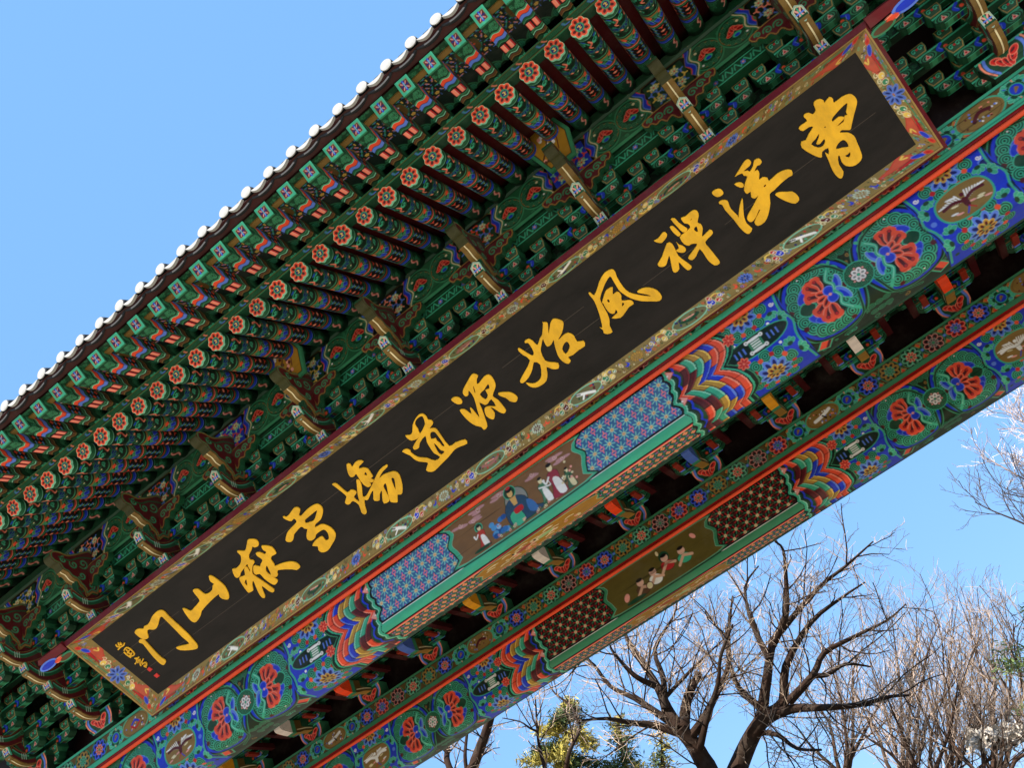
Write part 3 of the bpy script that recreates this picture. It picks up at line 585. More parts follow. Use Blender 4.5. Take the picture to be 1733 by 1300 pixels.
    if not rear:
        for x, y in ((-.72, .16), (-.55, .2), (-.45, .12), (-.15, .12), (.3, .15), (.62, .14), (.7, .2)):
            for k in range(4): c.ell(x + rg.uniform(-.07, .07), y + rg.uniform(-.02, .03), .06, .016, .1, hx('B98A8A'))
            c.spiral(x, y, .03, 0, 1.2, .008, hx('D9B0A8'))
        c.ell(.02, .30, .14, .15, 0, P['GY'], P['G1'], .01); c.circ(-.02, .17, .075, P['G1']); c.ring(-.02, .17, .075, .01, P['TE'])
        c.ell(.02, .53, .34, .045, 0, hx('3E6B4A')); c.poly([(-.13, .30), (0, .24), (.13, .31), (.17, .45), (.30, .54), (-.10, .55), (-.16, .42)], hx('2D4A63'), P['BK'], .005, 3)
        c.poly([(-.12, .42), (0, .40), (.04, .55), (-.10, .565)], P['TE'], P['BK'], .004, 3); c.poly([(-.05, .38), (.05, .37), (.06, .43), (-.04, .44)], P['R0'], None, 0, 3)
        c.poly([(.13, .36), (.20, .42), (.22, .54), (.12, .5)], hx('3F6FA8'), None, 0, 3); c.poly([(-.05, .24), (.03, .24), (.02, .34), (-.03, .34)], hx('D9A860'))
        c.ell(-.02, .185, .034, .046, 0, hx('E0B36E')); c.ell(-.02, .14, .04, .03, 0, P['BK']); c.ell(-.02, .115, .03, .018, 0, P['R0'])
        for k in range(16): c.ell(-.28 + .022 * rg.uniform(-4, 4), .45 + .02 * rg.uniform(-4, 4), .035, .03, 0, [hx('2F6FB0'), hx('24508F'), hx('4F93C8')][k % 3])
        c.circ(-.29, .44, .03, hx('8FB8D8')); c.circ(-.30, .43, .008, P['R0']); c.circ(-.27, .43, .008, P['R0'])
        for k in range(26): c.spiral(rg.uniform(-.4, .5), rg.uniform(.53, .57), .018, rg.uniform(0, 6), 1, .007, P[['OC', 'CR', 'PK'][k % 3]])
        figure(c, -.52, .26, .30, hx('B23A2E'), P['WH'], True, 1); c.ell(-.56, .55, .12, .02, 0, P['G1'])
        figure(c, .36, .21, .33, hx('4F7F5F'), P['WH'], False, -1); figure(c, .52, .13, .42, hx('9A3040'), P['WH'], False, 1); figure(c, .68, .30, .25, hx('3E6B4A'), P['CR'], False, 1)
        for k in range(12): c.circ(rg.uniform(.55, .76), rg.uniform(.2, .5), .014, P[['G1', 'CR', 'PK'][k % 3]])
    else:
        for x, y, rb in ((-.35, .33, P['BR']), (-.12, .30, P['WH']), (.12, .22, P['R0']), (.38, .26, P['TE'])):
            c.ell(x, y + .14, .10, .07, .3, rb, P['BK'], .005); c.line([(x, y + .1), (x - .11, y + .2)], .04, hx('D8A88C')); c.line([(x, y + .1), (x + .12, y + .15)], .04, hx('D8A88C')); c.ell(x, y + .03, .055, .055, 0, hx('E0B09A')); c.ell(x, y - .01, .05, .025, 0, P['BK'])
        c.circ(.12, .23, .08, P['G1']); c.ell(.12, .25, .055, .055, 0, hx('E0B09A')); c.ell(.12, .21, .05, .025, 0, P['BK'])
        c.circ(-.24, .47, .05, P['CR']); c.ring(-.24, .47, .05, .012, P['MA']); c.ell(-.62, .45, .04, .06, .6, P['PK']); c.ell(.62, .2, .03, .05, -.6, P['PK']); c.ell(.05, .14, .02, .035, 0, P['CR']); c.ell(-.5, .54, .16, .03, 0, P['G1'])
    B_ = [(-.70, .765), (.70, .765), (.78, .87), (.70, .97), (-.70, .97), (-.78, .87)]
    c.poly([(x * 1.04, .87 + (y - .87) * 1.06) for x, y in B_], P['G2'], P['BK'], .01, 3); c.poly(B_, hx('A87414'), P['CR'], .003, 3)
    for k in range(22): x, y = rg.uniform(-.66, .66), rg.uniform(.79, .95); c.line([(x - .05, y), (x, y - .012), (x + .06, y)], .012, P['CR'], 3)
    for k in range(20): c.spiral(rg.uniform(-.45, .55), rg.uniform(.82, .94), .025, rg.uniform(0, 6), 1.2, .008, P[['PK', 'OL', 'CR'][k % 3]])
    for x in (-.2, .1): c.ell(x, .87, .11, .025, -.1, hx('A23A2E') if x < 0 else hx('9DBE7A')); c.circ(x - .13, .86, .024, P['CR']); c.circ(x - .14, .85, .018, P['BK'])
    return c
def beam_profile(yf, ztop):
    pts = [(yf, ztop), (yf, 4.735)]
    for k in range(1, 9): a = pi / 2 * k / 8; pts.append((yf + .10 * (1 - cos(a)), 4.735 - .125 * sin(a)))
    pts.append((yf + .40, 4.61)); p = np.array(pts); s = np.concatenate([[0], np.cumsum(np.hypot(*np.diff(p, axis=0).T))]); return p, s
for rear in (False, True):
    c = beam_canvas(rear); yf = 12.8 if rear else 9.0; p, s = beam_profile(yf, 5.345); mb = MB()
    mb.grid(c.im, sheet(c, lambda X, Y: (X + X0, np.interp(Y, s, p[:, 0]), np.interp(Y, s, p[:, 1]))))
    yb = p[-1][0] if False else yf + .40
    last = float(np.interp(c.r * (c.H - 1), s, p[:, 0]))
    mb.box(X0 - 8.29, X0 + 8.29, last - .02, yf + .42, 4.612, 5.34, P['G1'])
    for sg in (-1, 1): mb.face([(X0 + sg * 8.3, q[0], q[1]) for q in p] + [(X0 + sg * 8.3, yf + .4, 5.345)], P['G1'])
    mb.build('lintel_beam', PAINT, gate)
# ---- flat plate over each lintel with flower medallions
def medallion(c, x, y, k, r=.13):
    if k == 'disc':
        c.circ(x, y, r + .012, P['TE']); c.circ(x, y, r, P['G0'])
        for i in range(6): t = i * pi / 3 + .3; leaf(c, x + .085 * cos(t), y + .085 * sin(t), t); c.circ(x + .11 * cos(t + .5), y + .11 * sin(t + .5), .018, P[['B1', 'OL', 'B2'][i % 3]])
        c.circ(x, y, .07, P['TE']); c.circ(x, y, .06, P['B1']); c.poly([(x - .03, y + .03), (x, y - .035), (x + .03, y - .01), (x + .005, y + .01)], P['OC'], None, 0, 3); return
    a, b = {'blue': ('B1', 'OL'), 'red': ('R0', 'B2'), 'mar': ('MA', 'GY'), 'grn': ('G2', 'OL'), 'och': ('OC', 'TE')}[k]
    e = {'blue': 'B2', 'red': 'OL', 'mar': 'PK', 'grn': 'TL', 'och': 'GO'}[k]
    c.circ(x, y, r + .014, P['G2']); c.circ(x, y, r + .002, P['G0']); c.petals(x, y, .085, 8, .036, .030, P[a], P[e], .007, P['BK'] if k != 'red' else P['MA']); c.petals(x, y, .043, 8, .024, .015, P[b], P[b] * .6, .003, P['MA']); c.circ(x, y, .018, P['G2'])
def plate_canvas(rear):
    c = Cv(17.2, .34, .0078, P['OD'], -8.6, 0); H = .34; y = .163
    for x in np.arange(-8.6, 8.6, .326):
        for sy in (.075, .255): c.poly([(x - .05, sy), (x, sy - .045), (x + .05, sy), (x, sy + .045)], P['GO'], P['BK'], .01); c.petals(x, sy, .014, 4, .014, .009, P['OR'], P['MA'], .002)
    for k in range(int(17.2 / .326)): x = -8.6 + .163 + .326 * k; c.line([(x - .16, .05), (x - .12, .12), (x - .16, .20), (x - .12, .28)], .012, P['G2'], 3)
    names = ['disc', 'blue', 'red', 'mar', 'grn', 'och', 'blue', 'disc']; names2 = ['disc', 'red', 'mar', 'grn', 'och', 'blue', 'red', 'mar', 'grn', 'och', 'blue', 'red', 'mar', 'grn', 'och', 'blue', 'disc'][::-1]
    ov = (-5.94, -2.96, 2.96, 5.94)
    for a, b, nm in ((-8.92, -5.94, names), (-5.94, -2.96, names), (-2.96, 2.96, names2), (2.96, 5.94, names[::-1]), (5.94, 8.92, names[::-1])):
        xs = np.linspace(a + .375, b - .375, len(nm))
        for i, (x, k) in enumerate(zip(xs, nm)):
            c.line([(x - .19, y), (x + .19, y)], .075, P['G1']); c.line([(x - .19, y), (x + .19, y)], .046, P['B0']); c.line([(x - .19, y), (x + .19, y)], .032, P['B2'])
        for x, k in zip(xs, nm): medallion(c, x, y, k)
    for i, x in enumerate(ov):
        c.ell(x, y, .235, .135, 0, P['OC'], P['TE'], .018); c.ell(x, y, .205, .115, 0, P['OC'], P['OD'], .006); rg = random.Random(i)
        for k in range(22): c.circ(x + rg.uniform(-.17, .17), y + rg.uniform(-.08, .08), .010, P[['B2', 'WH', 'OL', 'MA'][k % 4]])
        if i % 2: c.line([(x - .08, y + .03), (x, y - .03), (x + .1, y - .01)], .04, P['MA'], 4)
        elif rear: c.line([(x - .12, y + .02), (x, y), (x + .12, y - .04)], .045, P['WH'], 4); c.line([(x, y), (x + .03, y + .05)], .02, P['BK'])
        else: c.line([(x - .08, y), (x, y - .05), (x + .08, y)], .025, P['B1'], 3); c.line([(x - .08, y), (x, y + .05), (x + .08, y)], .025, P['R0'], 3)
    c.rect(-9, 9, 0, .034, P['TE' if not rear else 'G2']); c.rect(-9, 9, .034, .042, P['BK']); c.rect(-9, 9, .272, .28, P['BK']); c.rect(-9, 9, .28, .34, P['TE' if not rear else 'G2']); return c
for rear in (False, True):
    c = plate_canvas(rear); yf = 12.73 if rear else 8.93; zt = 5.69; mb = MB()
    mb.grid(c.im, sheet(c, lambda X, Y: (X + X0, yf + 0 * X, zt - Y)))
    mb.box(X0 - 8.6, X0 + 8.6, yf + .003, yf + .56, 5.352, 5.69, P['G1'])
    pl = mb.build('plate_beam', PAINT, gate)
    mb = MB(); mb.box(X0 - 8.6, X0 + 8.6, yf + .012, yf + .06, 5.322, 5.352, hx('8E0A0C')); mb.build('red_fillet', PAINT, pl)
    mb = MB(); mb.tube([(X0 - 8.6, yf + .03, 5.296), (X0 + 8.6, yf + .03, 5.296)], .026, hx('E8502A'), 14); mb.build('orange_moulding', PAINT, pl)
for sg in (-1, 1):      # the plates cross at the corners; columns carry the lintels outside the picture
    mb = MB(); x = X0 + sg * 8.15; mb.box(x - .25, x + .25, 8.35, 13.9, 5.355, 5.685, P['G1'])
    for k in range(5): mb.box(x - .253, x + .253, 8.345, 8.40 + .02, 5.37 + .06 * k, 5.41 + .06 * k, P[['TE', 'B1', 'G2', 'OR', 'TE'][k]])
    mb.build('plate_beam', PAINT, gate)
for sg in (-1, 1):
    for y in (9.2, 13.0):
        mb = MB(); mb.tube([(X0 + sg * 8.15, y, -1.25), (X0 + sg * 8.15, y, 2), (X0 + sg * 8.15, y, 5.35)], [.34, .33, .29], hx('7A1A16'), 24); cl = mb.build('column', PAINT, gate)
        mb = MB(); mb.tube([(X0 + sg * 8.15, y, -1.6), (X0 + sg * 8.15, y, -1.45), (X0 + sg * 8.15, y, -1.24)], [.5, .5, .4], P['GY'], 24); mb.build('plinth', STON, cl)
# ---- purlin band with star panels and lotus rosettes
res = .0076; PW = 1.285
def purlin_canvas(n=13):
    c = Cv(PW * n, .54, res, P['G3'], -PW * n / 2, 0)
    for i in range(n):
        x = -PW * n / 2 + PW * (i + .5)
        for k in range(40): rg = random.Random(k + 100 * i); c.spiral(x + rg.uniform(-PW / 2, PW / 2), rg.uniform(.02, .52), .022, rg.uniform(0, 6), 1.1, .008, P['G2'])
        for sg in (-1, 1):
            lx = x + sg * .47; c.ell(lx, .27, .175, .20, 0, P['G1'], P['G2'], .016); c.ring(lx, .27, .165, .01, P['OC'])
            for k in range(14): t = 2 * pi * k / 14; c.scallop(lx + .135 * cos(t), .27 + .15 * sin(t), .03, 0, P['G2'], P['G0'], 4)
            for t in np.linspace(-1.3, 1.3, 6): c.ell(lx - sg * .0 + .06 * sin(t), .29 - .07 * cos(t), .04, .022, pi / 2 + -t, hx('D0241E'), P['OL'], .005); c.ell(lx + .055 * sin(t), .29 - .064 * cos(t), .022, .008, pi / 2 - t, P['MA'])
            c.ell(lx, .32, .05, .035, 0, P['TE'], P['G0'], .006); c.ell(lx, .33, .03, .02, 0, P['B1']); c.circ(lx + sg * -.08, .16, .016, P['CR']); c.circ(lx - sg * .09, .38, .012, P['WH'])
            for off, w, col in ((.275, .05, 'B1'), (.30, .012, 'B2'), (.245, .014, 'OR'), (.228, .018, 'G2'), (.335, .016, 'CR'), (.35, .016, 'G2')):
                c.line([(x + sg * (off + .03 * sin(2 * pi * t * 2 + .6) - .06 * (t - .5)), .54 * t) for t in np.linspace(0, 1, 20)], w, P[col])
        kind = i % 4; xa, xb = x - .215, x + .215
        c.poly([(xa - .03, .06), (xb + .03, .06), (xb + .045, .15), (xb + .02, .22), (xb + .045, .30), (xb + .02, .37), (xb + .03, .475), (xa - .03, .475), (xa - .045, .37), (xa - .02, .30), (xa - .045, .22), (xa - .02, .15)], P['BK'], P['OC'], .006, 2)
        s_ = Cv(.46, .36, res, P['BK'], -.23, -.18, True); s_.al[:] = 1
        a, b, bg = [('OR', 'B2', 'G1'), ('TL', 'OR', 'B1'), ('B2', 'YE', 'G1'), ('OL', 'B2', 'G0')][kind]
        s_.im[:] = P[bg]
        for rr, nn_, off in ((.075, 6, 0), (.135, 10, .3), (.20, 14, .1)):
            for k in range(nn_):
                t = 2 * pi * k / nn_ + off; px, py = rr * cos(t), rr * sin(t) * .95
                for m_ in range(3): q = t + 2 * pi * m_ / 3; s_.line([(px, py), (px + .030 * cos(q), py + .034 * sin(q))], .019, P[a if k % 2 else b])
        for px, py in ((0, 0), (.13, .1), (-.13, .1), (.13, -.1), (-.13, -.1)): s_.petals(px, py, .026, 6, .020, .013, P['CR'], P['TE'], .005); s_.circ(px, py, .012, P['OR'])
        c.blit(s_, x, .265)
        c.rect(xa - .03, xb + .03, .07, .085, P['BK']); c.rect(xa - .03, xb + .03, .45, .475, P['TL'])
    c.rect(-99, 99, 0, .045, hx('4E6B58')); c.rect(-99, 99, .045, .053, P['BK']); c.rect(-99, 99, .487, .495, P['BK']); c.rect(-99, 99, .495, .54, P['G2']); return c
c = purlin_canvas(15); PY = 7.9; zt = ZE(44.0, PY); mb = MB()
mb.grid(c.im, sheet(c, lambda X, Y: (X + X0 + 0, PY + .02 * np.cos(Y * 6), zt - Y)))
mb.box(X0 - PW * 7.5, X0 + PW * 7.5, PY + .022, PY + .24, zt - .54, zt + .1, P['G1'])
pur = mb.build('purlin', PAINT, gate)
zl = zt - .54
c = Cv(PW * 15, .13, .0078, P['G1'], -PW * 7.5, 0)
for k in range(int(PW * 15 / .11)):
    x = -PW * 7.5 + .11 * k; c.line([(x, .09), (x + .03, .03), (x + .07, .1), (x + .10, .04)], .012, P['TE'], 2)
    if k % 3 == 0: c.petals(x, .065, .016, 6, .013, .009, P['B2'], P['G0'], .003); c.circ(x, .065, .009, P['OL'])
c.rect(-99, 99, 0, .012, P['TE']); c.rect(-99, 99, .118, .13, P['TE']); mb = MB()
mb.grid(c.im, sheet(c, lambda X, Y: (X + X0, PY + .05 + 0 * X, zl - Y))); mb.box(X0 - PW * 7.5, X0 + PW * 7.5, PY + .053, PY + .2, zl - .128, zl - .002, P['G3']); mb.build('bracket_tie', PAINT, gate)
# panelled boards sloping back between the bracket tiers
c = Cv(PW * 15, .42, .0085, hx('4A1110'), -PW * 7.5, 0)
for i in range(15):
    x = -PW * 7.5 + PW * (i + .5); c.rect(x - .42, x + .42, .06, .30, P['OD']); rg = random.Random(i)
    for k in range(16): px = x + rg.uniform(-.38, .38); c.line([(px, rg.uniform(.09, .27)), (px + .04, rg.uniform(.09, .27)), (px + .08, rg.uniform(.09, .27))], .012, P[['BR', 'OC', 'BK', 'GO'][k % 4]] if i % 3 else P[['CR', 'OC', 'BR', 'MA'][k % 4]], 2)
mb = MB(); mb.grid(c.im, sheet(c, lambda X, Y: (X + X0, 8.0 + Y * .75, zl - .13 + Y * .3))); mb.build('infill_board', PAINT, gate)
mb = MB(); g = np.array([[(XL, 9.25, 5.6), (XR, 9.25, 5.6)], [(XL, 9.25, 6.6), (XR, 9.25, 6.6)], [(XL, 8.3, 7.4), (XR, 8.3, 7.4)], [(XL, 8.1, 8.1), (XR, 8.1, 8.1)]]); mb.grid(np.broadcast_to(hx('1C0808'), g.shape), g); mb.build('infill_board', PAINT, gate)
# ---- bracket sets under the eaves
def outline_paint(o, w, paint, x):
    """painted side cheeks: canvas masked by the outline o (a, b)"""
    p = np.array(o); c = Cv(*(p.max(0) - p.min(0)), .006, P['MA'], *p.min(0)); paint(c); return c, inside(c, o)
def cheek(mb, o, M, w, paint):
    c, m = outline_paint(o, w, paint, 0)
    for t in (-w / 2 - .002, w / 2 + .002): mb.grid(c.im, sheet(c, lambda X, Y: M(X, Y, t + 0 * X)), m)
tong_o = smooth([(-.01, .075), (-.045, -.05), (.03, -.10), (.13, -.15), (.26, -.16), (.40, -.11), (.52, -.05), (.60, .0), (.60, .16), (.46, .12), (.34, .03), (.20, -.01), (.08, .03)], 3, True)
nose_o = smooth([(0, .03), (.10, .055), (.22, .03), (.34, .07), (.62, .14), (.62, -.42), (.52, -.46), (.44, -.52), (.42, -.42), (.37, -.38), (.34, -.32), (.26, -.29), (.21, -.23), (.14, -.20), (.10, -.13), (.03, -.11), (-.02, -.05)], 3, True)
def tong_paint(c):
    c.line([(.0, .0), (.10, -.06), (.22, -.08), (.36, -.03), (.5, .06)], .035, P['G3'], 4); c.line([(.0, .03), (.10, -.03), (.22, -.05), (.36, .0), (.5, .1)], .014, P['TE'], 4)
    c.line(tong_o, .02, P['OC']); 
    for x, y in ((.47, .04), (.54, .08), (.56, .0)): c.spiral(x, y, .04, 1, 1.2, .012, P['G2'])
    for k in range(3): c.rect(.12 + .03 * k, .13 + .03 * k, -.1, -.02, P['LG'])
def nose_paint(c):
    c.line(nose_o, .055, P['OC']); c.line(smooth([(x * .94 + .02, y * .9) for x, y in nose_o[::3]], 3, True), .014, P['G2'])
    for x, y, r in ((.16, -.06, .05), (.30, -.10, .06), (.44, -.06, .075), (.40, -.24, .055), (.54, -.22, .06), (.52, -.36, .05)): c.spiral(x, y, r, x * 9, 1.4, .017, P['G2']); c.spiral(x, y, r * .8, x * 9 + 1, 1., .006, P['TE'])
    c.line([(.1, -.03), (.25, -.05), (.4, .02), (.58, .05)], .02, P['G3'], 4)
def MT(yt, zt, tilt=0.):
    ct_, st_ = cos(tilt), sin(tilt)
    return lambda a, b, t: (t, yt + a * ct_ - b * st_, zt + a * st_ + b * ct_)
def gold_side(o, thr):
    def f(i):
        a, b = o[i], o[(i + 1) % len(o)]; return P['OC'] * .75 if (b[0] - a[0]) > -1e-6 and (a[1] + b[1]) / 2 < thr else P['G3']
    return f
def tongue(parent, yt, zt, W=.105, end=None):
    mb = MB(); M = MT(yt, zt); mb.prism(tong_o, M, -W / 2, W / 2, P['MA'], gold_side(tong_o, .0)); cheek(mb, tong_o, M, W, tong_paint)
    q = [(a, b - .004) for a, b in tong_o if b < -.03 and a > -.02 and a < .56]; q.sort()
    for a, b in zip(q[:-1], q[1:]): mb.face([M(a[0], a[1], -.008), M(b[0], b[1], -.008), M(b[0], b[1], .008), M(a[0], a[1], .008)], P['CR'])
    o = mb.build('tongue', PAINT, parent)
    c = Cv(.15, .20, .005, P['LG'] * .6 + P['TE'] * .3, -.075, -.10); hx_ = [(-.058, -.055), (0, -.095), (.058, -.055), (.058, .055), (0, .095), (-.058, .055)]
    c.poly([(x * .78, y * .82) for x, y in hx_], P['CR']); c.poly([(x * .68, y * .72) for x, y in hx_], P['BK']); c.line([(-.025, -.04), (.025, .04)], .018, P['PK']); c.line([(-.025, .04), (.025, -.04)], .018, P['PK']); c.line([(0, -.055), (0, .055)], .014, P['TE']); c.line([(-.04, 0), (.04, 0)], .014, P['B2'])
    mb = MB(); N = radians(20); E_ = lambda u, v, d: (u, yt - .03 - d * cos(N) - v * sin(N), zt + .012 - d * sin(N) + v * cos(N))
    mb.grid(c.im, sheet(c, lambda X, Y: E_(X, Y, .0255 + 0 * X)), inside(c, hx_)); mb.prism(hx_, lambda a, b, t: E_(a, b, t), 0, .025, P['LG'], P['TE'])
    mb.build('end_plate', PAINT, o); return o
def arm(parent, y, z, hl, h=.115, d=.10):
    """lateral bracket arm: rounded lower ends, painted scallops"""
    mb = MB(); o = [(-hl, h), (-hl, .05), (-hl + .03, .02), (-hl + .08, 0), (hl - .08, 0), (hl - .03, .02), (hl, .05), (hl, h)]
    mb.prism(o, lambda a, b, t: (a, y + t, z + b), 0, d, P['G0'], P['G1'])
    c = Cv(2 * hl, h, .006, P['G1'], -hl, 0); c.rect(-9, 9, h - .02, h, P['TE'])
    for sg in (-1, 1):
        x = sg * (hl - .09); 
        for k, col in enumerate(('G2', 'G0', 'G2', 'G0', 'TE')): c.ell(x, .05, .085 - .014 * k, .055 - .009 * k, 0, P[col])
        c.poly([(x - .03, .03), (x + .03, .03), (x, .085)], P['PK']); c.circ(x, .05, .012, P['R0'])
        c.line([(sg * (hl - .22), .02), (sg * (hl - .20), .06), (sg * (hl - .25), .1)], .03, P['B1'], 3); c.line([(sg * (hl - .23), .03), (sg * (hl - .215), .07)], .008, P['B2'], 3); c.circ(sg * (hl - .27), .04, .02, P['OR'])
    mb.grid(c.im, sheet(c, lambda X, Y: (X, y - .003 + 0 * X, z + Y)), inside(c, o)); 
    c2 = Cv(2 * hl, d, .008, P['G3'], -hl, 0); 
    for sg in (-1, 1): c2.rect(sg * (hl - .12) - .03, sg * (hl - .12) + .03, 0, d, P['G2']); c2.rect(sg * (hl - .2) - .012, sg * (hl - .2) + .012, 0, d, P['MA']); c2.rect(sg * (hl - .24) - .015, sg * (hl - .24) + .015, 0, d, P['B0'])
    c2.rect(-9, 9, .0, .012, P['TE']); c2.rect(-9, 9, d - .012, d, P['TE'])
    mb.grid(c2.im[:, 8:-8], sheet(c2, lambda X, Y: (X, y + Y, z - .003 + 0 * X))[:, 8:-8])
    return mb.build('bracket_arm', PAINT, parent)
def block_mesh(wd=.17, h=.11):
    mb = MB(); a, b = wd / 2, wd / 2 * .72; lo, mid, hi = 0, h * .45, h
    R_ = lambda r, z: [(-r, -r, z), (r, -r, z), (r, r, z), (-r, r, z)]
    mb.hexa(R_(b, lo), R_(a, mid), P['G3']); mb.hexa(R_(a, mid + .001), R_(a, hi), P['G1'])
    c = Cv(wd, h, .005, P['G3'], -a, 0); o = [(-b, 0), (b, 0), (a, mid), (a, h), (-a, h), (-a, mid)]
    c.poly([(x * .90, .006 + y * .9) for x, y in o], P['OC'] * 1.3); c.poly([(x * .82, .012 + y * .8) for x, y in o], P['G1'])
    for x in (-.035, .035): c.spiral(x, .06, .028, 0, 1.2, .010, P['TE'])
    c.circ(0, .065, .013, P['R0'])
    def m(X, Y): return X, -(b + (a - b) * np.clip(Y / mid, 0, 1)) - .003, Y
    mb.grid(c.im, sheet(c, m), inside(c, o))
    mb.grid(np.broadcast_to(P['G1'], (2, 2, 3)), np.array([[(-b * .7, -b * .7, -.002), (b * .7, -b * .7, -.002)], [(-b * .7, b * .7, -.002), (b * .7, b * .7, -.002)]])); return mb
TIPS = [(8.47, 5.99), (8.16, 6.215), (7.85, 6.425), (7.54, 6.64)]
def front_bracket():
    mb = MB(); mb.box(-.07, .07, 8.7, 9.2, 5.93, 7.2, P['G0'])
    lo = [(-.19, 8.86, 5.70), (.19, 8.86, 5.70), (.19, 9.16, 5.70), (-.19, 9.16, 5.70)]; hi = [(-.26, 8.80, 5.86), (.26, 8.80, 5.86), (.26, 9.22, 5.86), (-.26, 9.22, 5.86)]
    mb.hexa(lo, hi, P['G0']); mb.box(-.26, .26, 8.80, 9.22, 5.862, 5.93, P['G1'])
    c = Cv(.50, .225, .007, P['G1'], -.25, 0); c.rect(-1, 1, 0, .012, P['TE']); c.rect(-1, 1, .2, .22, P['TE'])
    for t in np.linspace(-1.2, 1.2, 6): c.ell(.10 * sin(t), .16 - .10 * cos(t), .05, .03, pi / 2 - t, hx('D0241E'), P['OL'], .006); c.ell(.09 * sin(t), .16 - .09 * cos(t), .03, .012, pi / 2 - t, P['MA'])
    for sg in (-1, 1): c.line([(sg * .16, .02), (sg * .2, .1), (sg * .17, .2)], .03, P['B2'], 3); c.line([(sg * .2, .02), (sg * .235, .1), (sg * .21, .2)], .02, P['OL'], 3)
    mb.grid(c.im, sheet(c, lambda X, Y: (X * (.78 + 1.45 * np.minimum(Y, .16)), 8.856 - .06 * np.minimum(Y / .16, 1), 5.702 + Y)))
    b = mb.build('bracket_set', PAINT, gate)
    po = [(8.98, 5.94), (8.62, 5.98), (8.50, 6.10), (8.32, 6.14), (8.20, 6.30), (8.02, 6.36), (7.90, 6.52), (7.74, 6.58), (7.62, 6.74), (7.62, 7.05), (8.95, 7.25)]; mb = MB(); rg = random.Random(11)
    mb.prism(po, lambda a, b_, t: (t, a, b_), -.035, .035, P['MA'], P['G1'])
    def carve(c):
        for k in range(46): c.spiral(rg.uniform(7.65, 8.95), rg.uniform(5.95, 7.2), rg.uniform(.05, .085), rg.uniform(0, 6), 1.3, .016, P[rg.choice(['G2', 'G3', 'G3'])], rg.choice([-1, 1]))
        c.line(po, .05, P['G3']); c.line(po, .016, P['G2'])
    cv_, mk_ = outline_paint(po, .07, carve, 0)
    for t in (-.038, .038): mb.grid(cv_.im, sheet(cv_, lambda X, Y: (t + 0 * X, X, Y)), mk_)
    mb.build('carved_plate', PAINT, b)
    for yt, zt_ in TIPS: tongue(b, yt, zt_)
    mb = MB(); M = MT(7.30, ZE(44.5, 7.30)); W = .12; mb.prism(nose_o, M, -W / 2, W / 2, P['MA'], lambda i: (P['OC'] * .75 if nose_o[i][0] > .16 else hx('3A3A1C')) if (nose_o[i][1] < -.03 and nose_o[i][0] < .45) else P['G3']); cheek(mb, nose_o, M, W, nose_paint)
    q = [(a, b_ - .004) for a, b_ in nose_o if -.40 < b_ < -.18 and a < .43]; q.sort(key=lambda k: -k[1])
    for a, c_ in zip(q[:-1], q[1:]): mb.face([M(a[0], a[1], -.007), M(c_[0], c_[1], -.007), M(c_[0], c_[1], .007), M(a[0], a[1], .007)], P['CR'])
    mb.build('carved_nose', PAINT, b)
    # scrolled wings under the purlin
    for sg in (-1, 1):
        wo = smooth([(.06, .10), (.40, .10), (.44, .04), (.40, -.01), (.36, .0), (.32, -.05), (.26, -.04), (.22, -.10), (.15, -.08), (.12, -.15), (.06, -.16)], 3, True); mb = MB(); Mw = lambda a, b_, t: (sg * a, 7.80 + t, zl - .10 + b_)
        mb.prism(wo, Mw, 0, .08, P['MA'], gold_side(wo, .06)); c = Cv(.40, .28, .006, P['MA'], .05, -.17); c.line(wo, .035, P['OC'])
        for x, y, r in ((.14, .0, .055), (.25, .02, .05), (.35, .05, .035)): c.spiral(x, y, r, 0, 1.4, .016, P['G2'])
        mb.grid(c.im, sheet(c, lambda X, Y: (sg * X, 7.797 + 0 * X, zl - .10 + Y)), inside(c, wo)); mb.build('scroll_wing', PAINT, b)
    bl = None
    for k, (y, z) in enumerate(((8.66, 5.96), (8.36, 6.22), (8.06, 6.48), (7.93, 6.72), (8.93, 5.76))):
        for j, hl in enumerate((.34, .60)):
            if k == 3 and j: continue
            zz = z + j * .215; arm(b, y, zz, hl)
            for x in (-hl + .06, -.26 * j, 0, .26 * j, hl - .06) if j else (-hl + .06, 0, hl - .06):
                loc = (x, y + .05, zz + .115)
                if bl is None: bl = block_mesh().build('bearing_block', PAINT, b, loc)
                else: dup(bl, b, loc)
    return b
fb = front_bracket(); N_ = range(-6, 7)
for i, k in enumerate(N_):
    if i == 0: fb.location = (X0 + PW * k, 0, 0)
    else: dup(fb, gate, (X0 + PW * k, 0, 0))
# hexagonal cover boards where purlin lengths join
for k, cl in ((-1, 1), (2, 0)):
    c = Cv(.56, .62, .007, P['G2'], -.28, -.31); ho = [(-.16, .27), (.16, .27), (.25, .02), (.16, -.27), (-.16, -.27), (-.25, .02)]; rg = random.Random(k)
    c.poly([(x * .84, y * .86) for x, y in ho], P['BK']); c.poly([(x * .80, y * .83) for x, y in ho], hx('A67A22'))
    for i in range(22): c.circ(rg.uniform(-.15, .05), rg.uniform(-.15, .12), .02, P[['WH', 'PK', 'BR', 'MA'][i % 4]])
    c.line([(-.15, -.1), (-.05, 0), (.02, .12)], .018, P['BR'], 3); c.line([(.05, -.1), (.1, .05), (.08, .15)], .012, P['MA'], 3)
    tl = radians(14); Hm = lambda u, v, d: (X0 + PW * k + u, 7.62 - d * cos(tl) - v * sin(tl) * -1 * 0 - v * .25, zt - .16 + v - d * .25); mb = MB()
    mb.grid(c.im, sheet(c, lambda X, Y: Hm(X, Y, .042 + 0 * X)), inside(c, ho)); mb.prism(ho, Hm, 0, .04, P['G2'], P['G2']); mb.build('joint_cover', PAINT, gate)
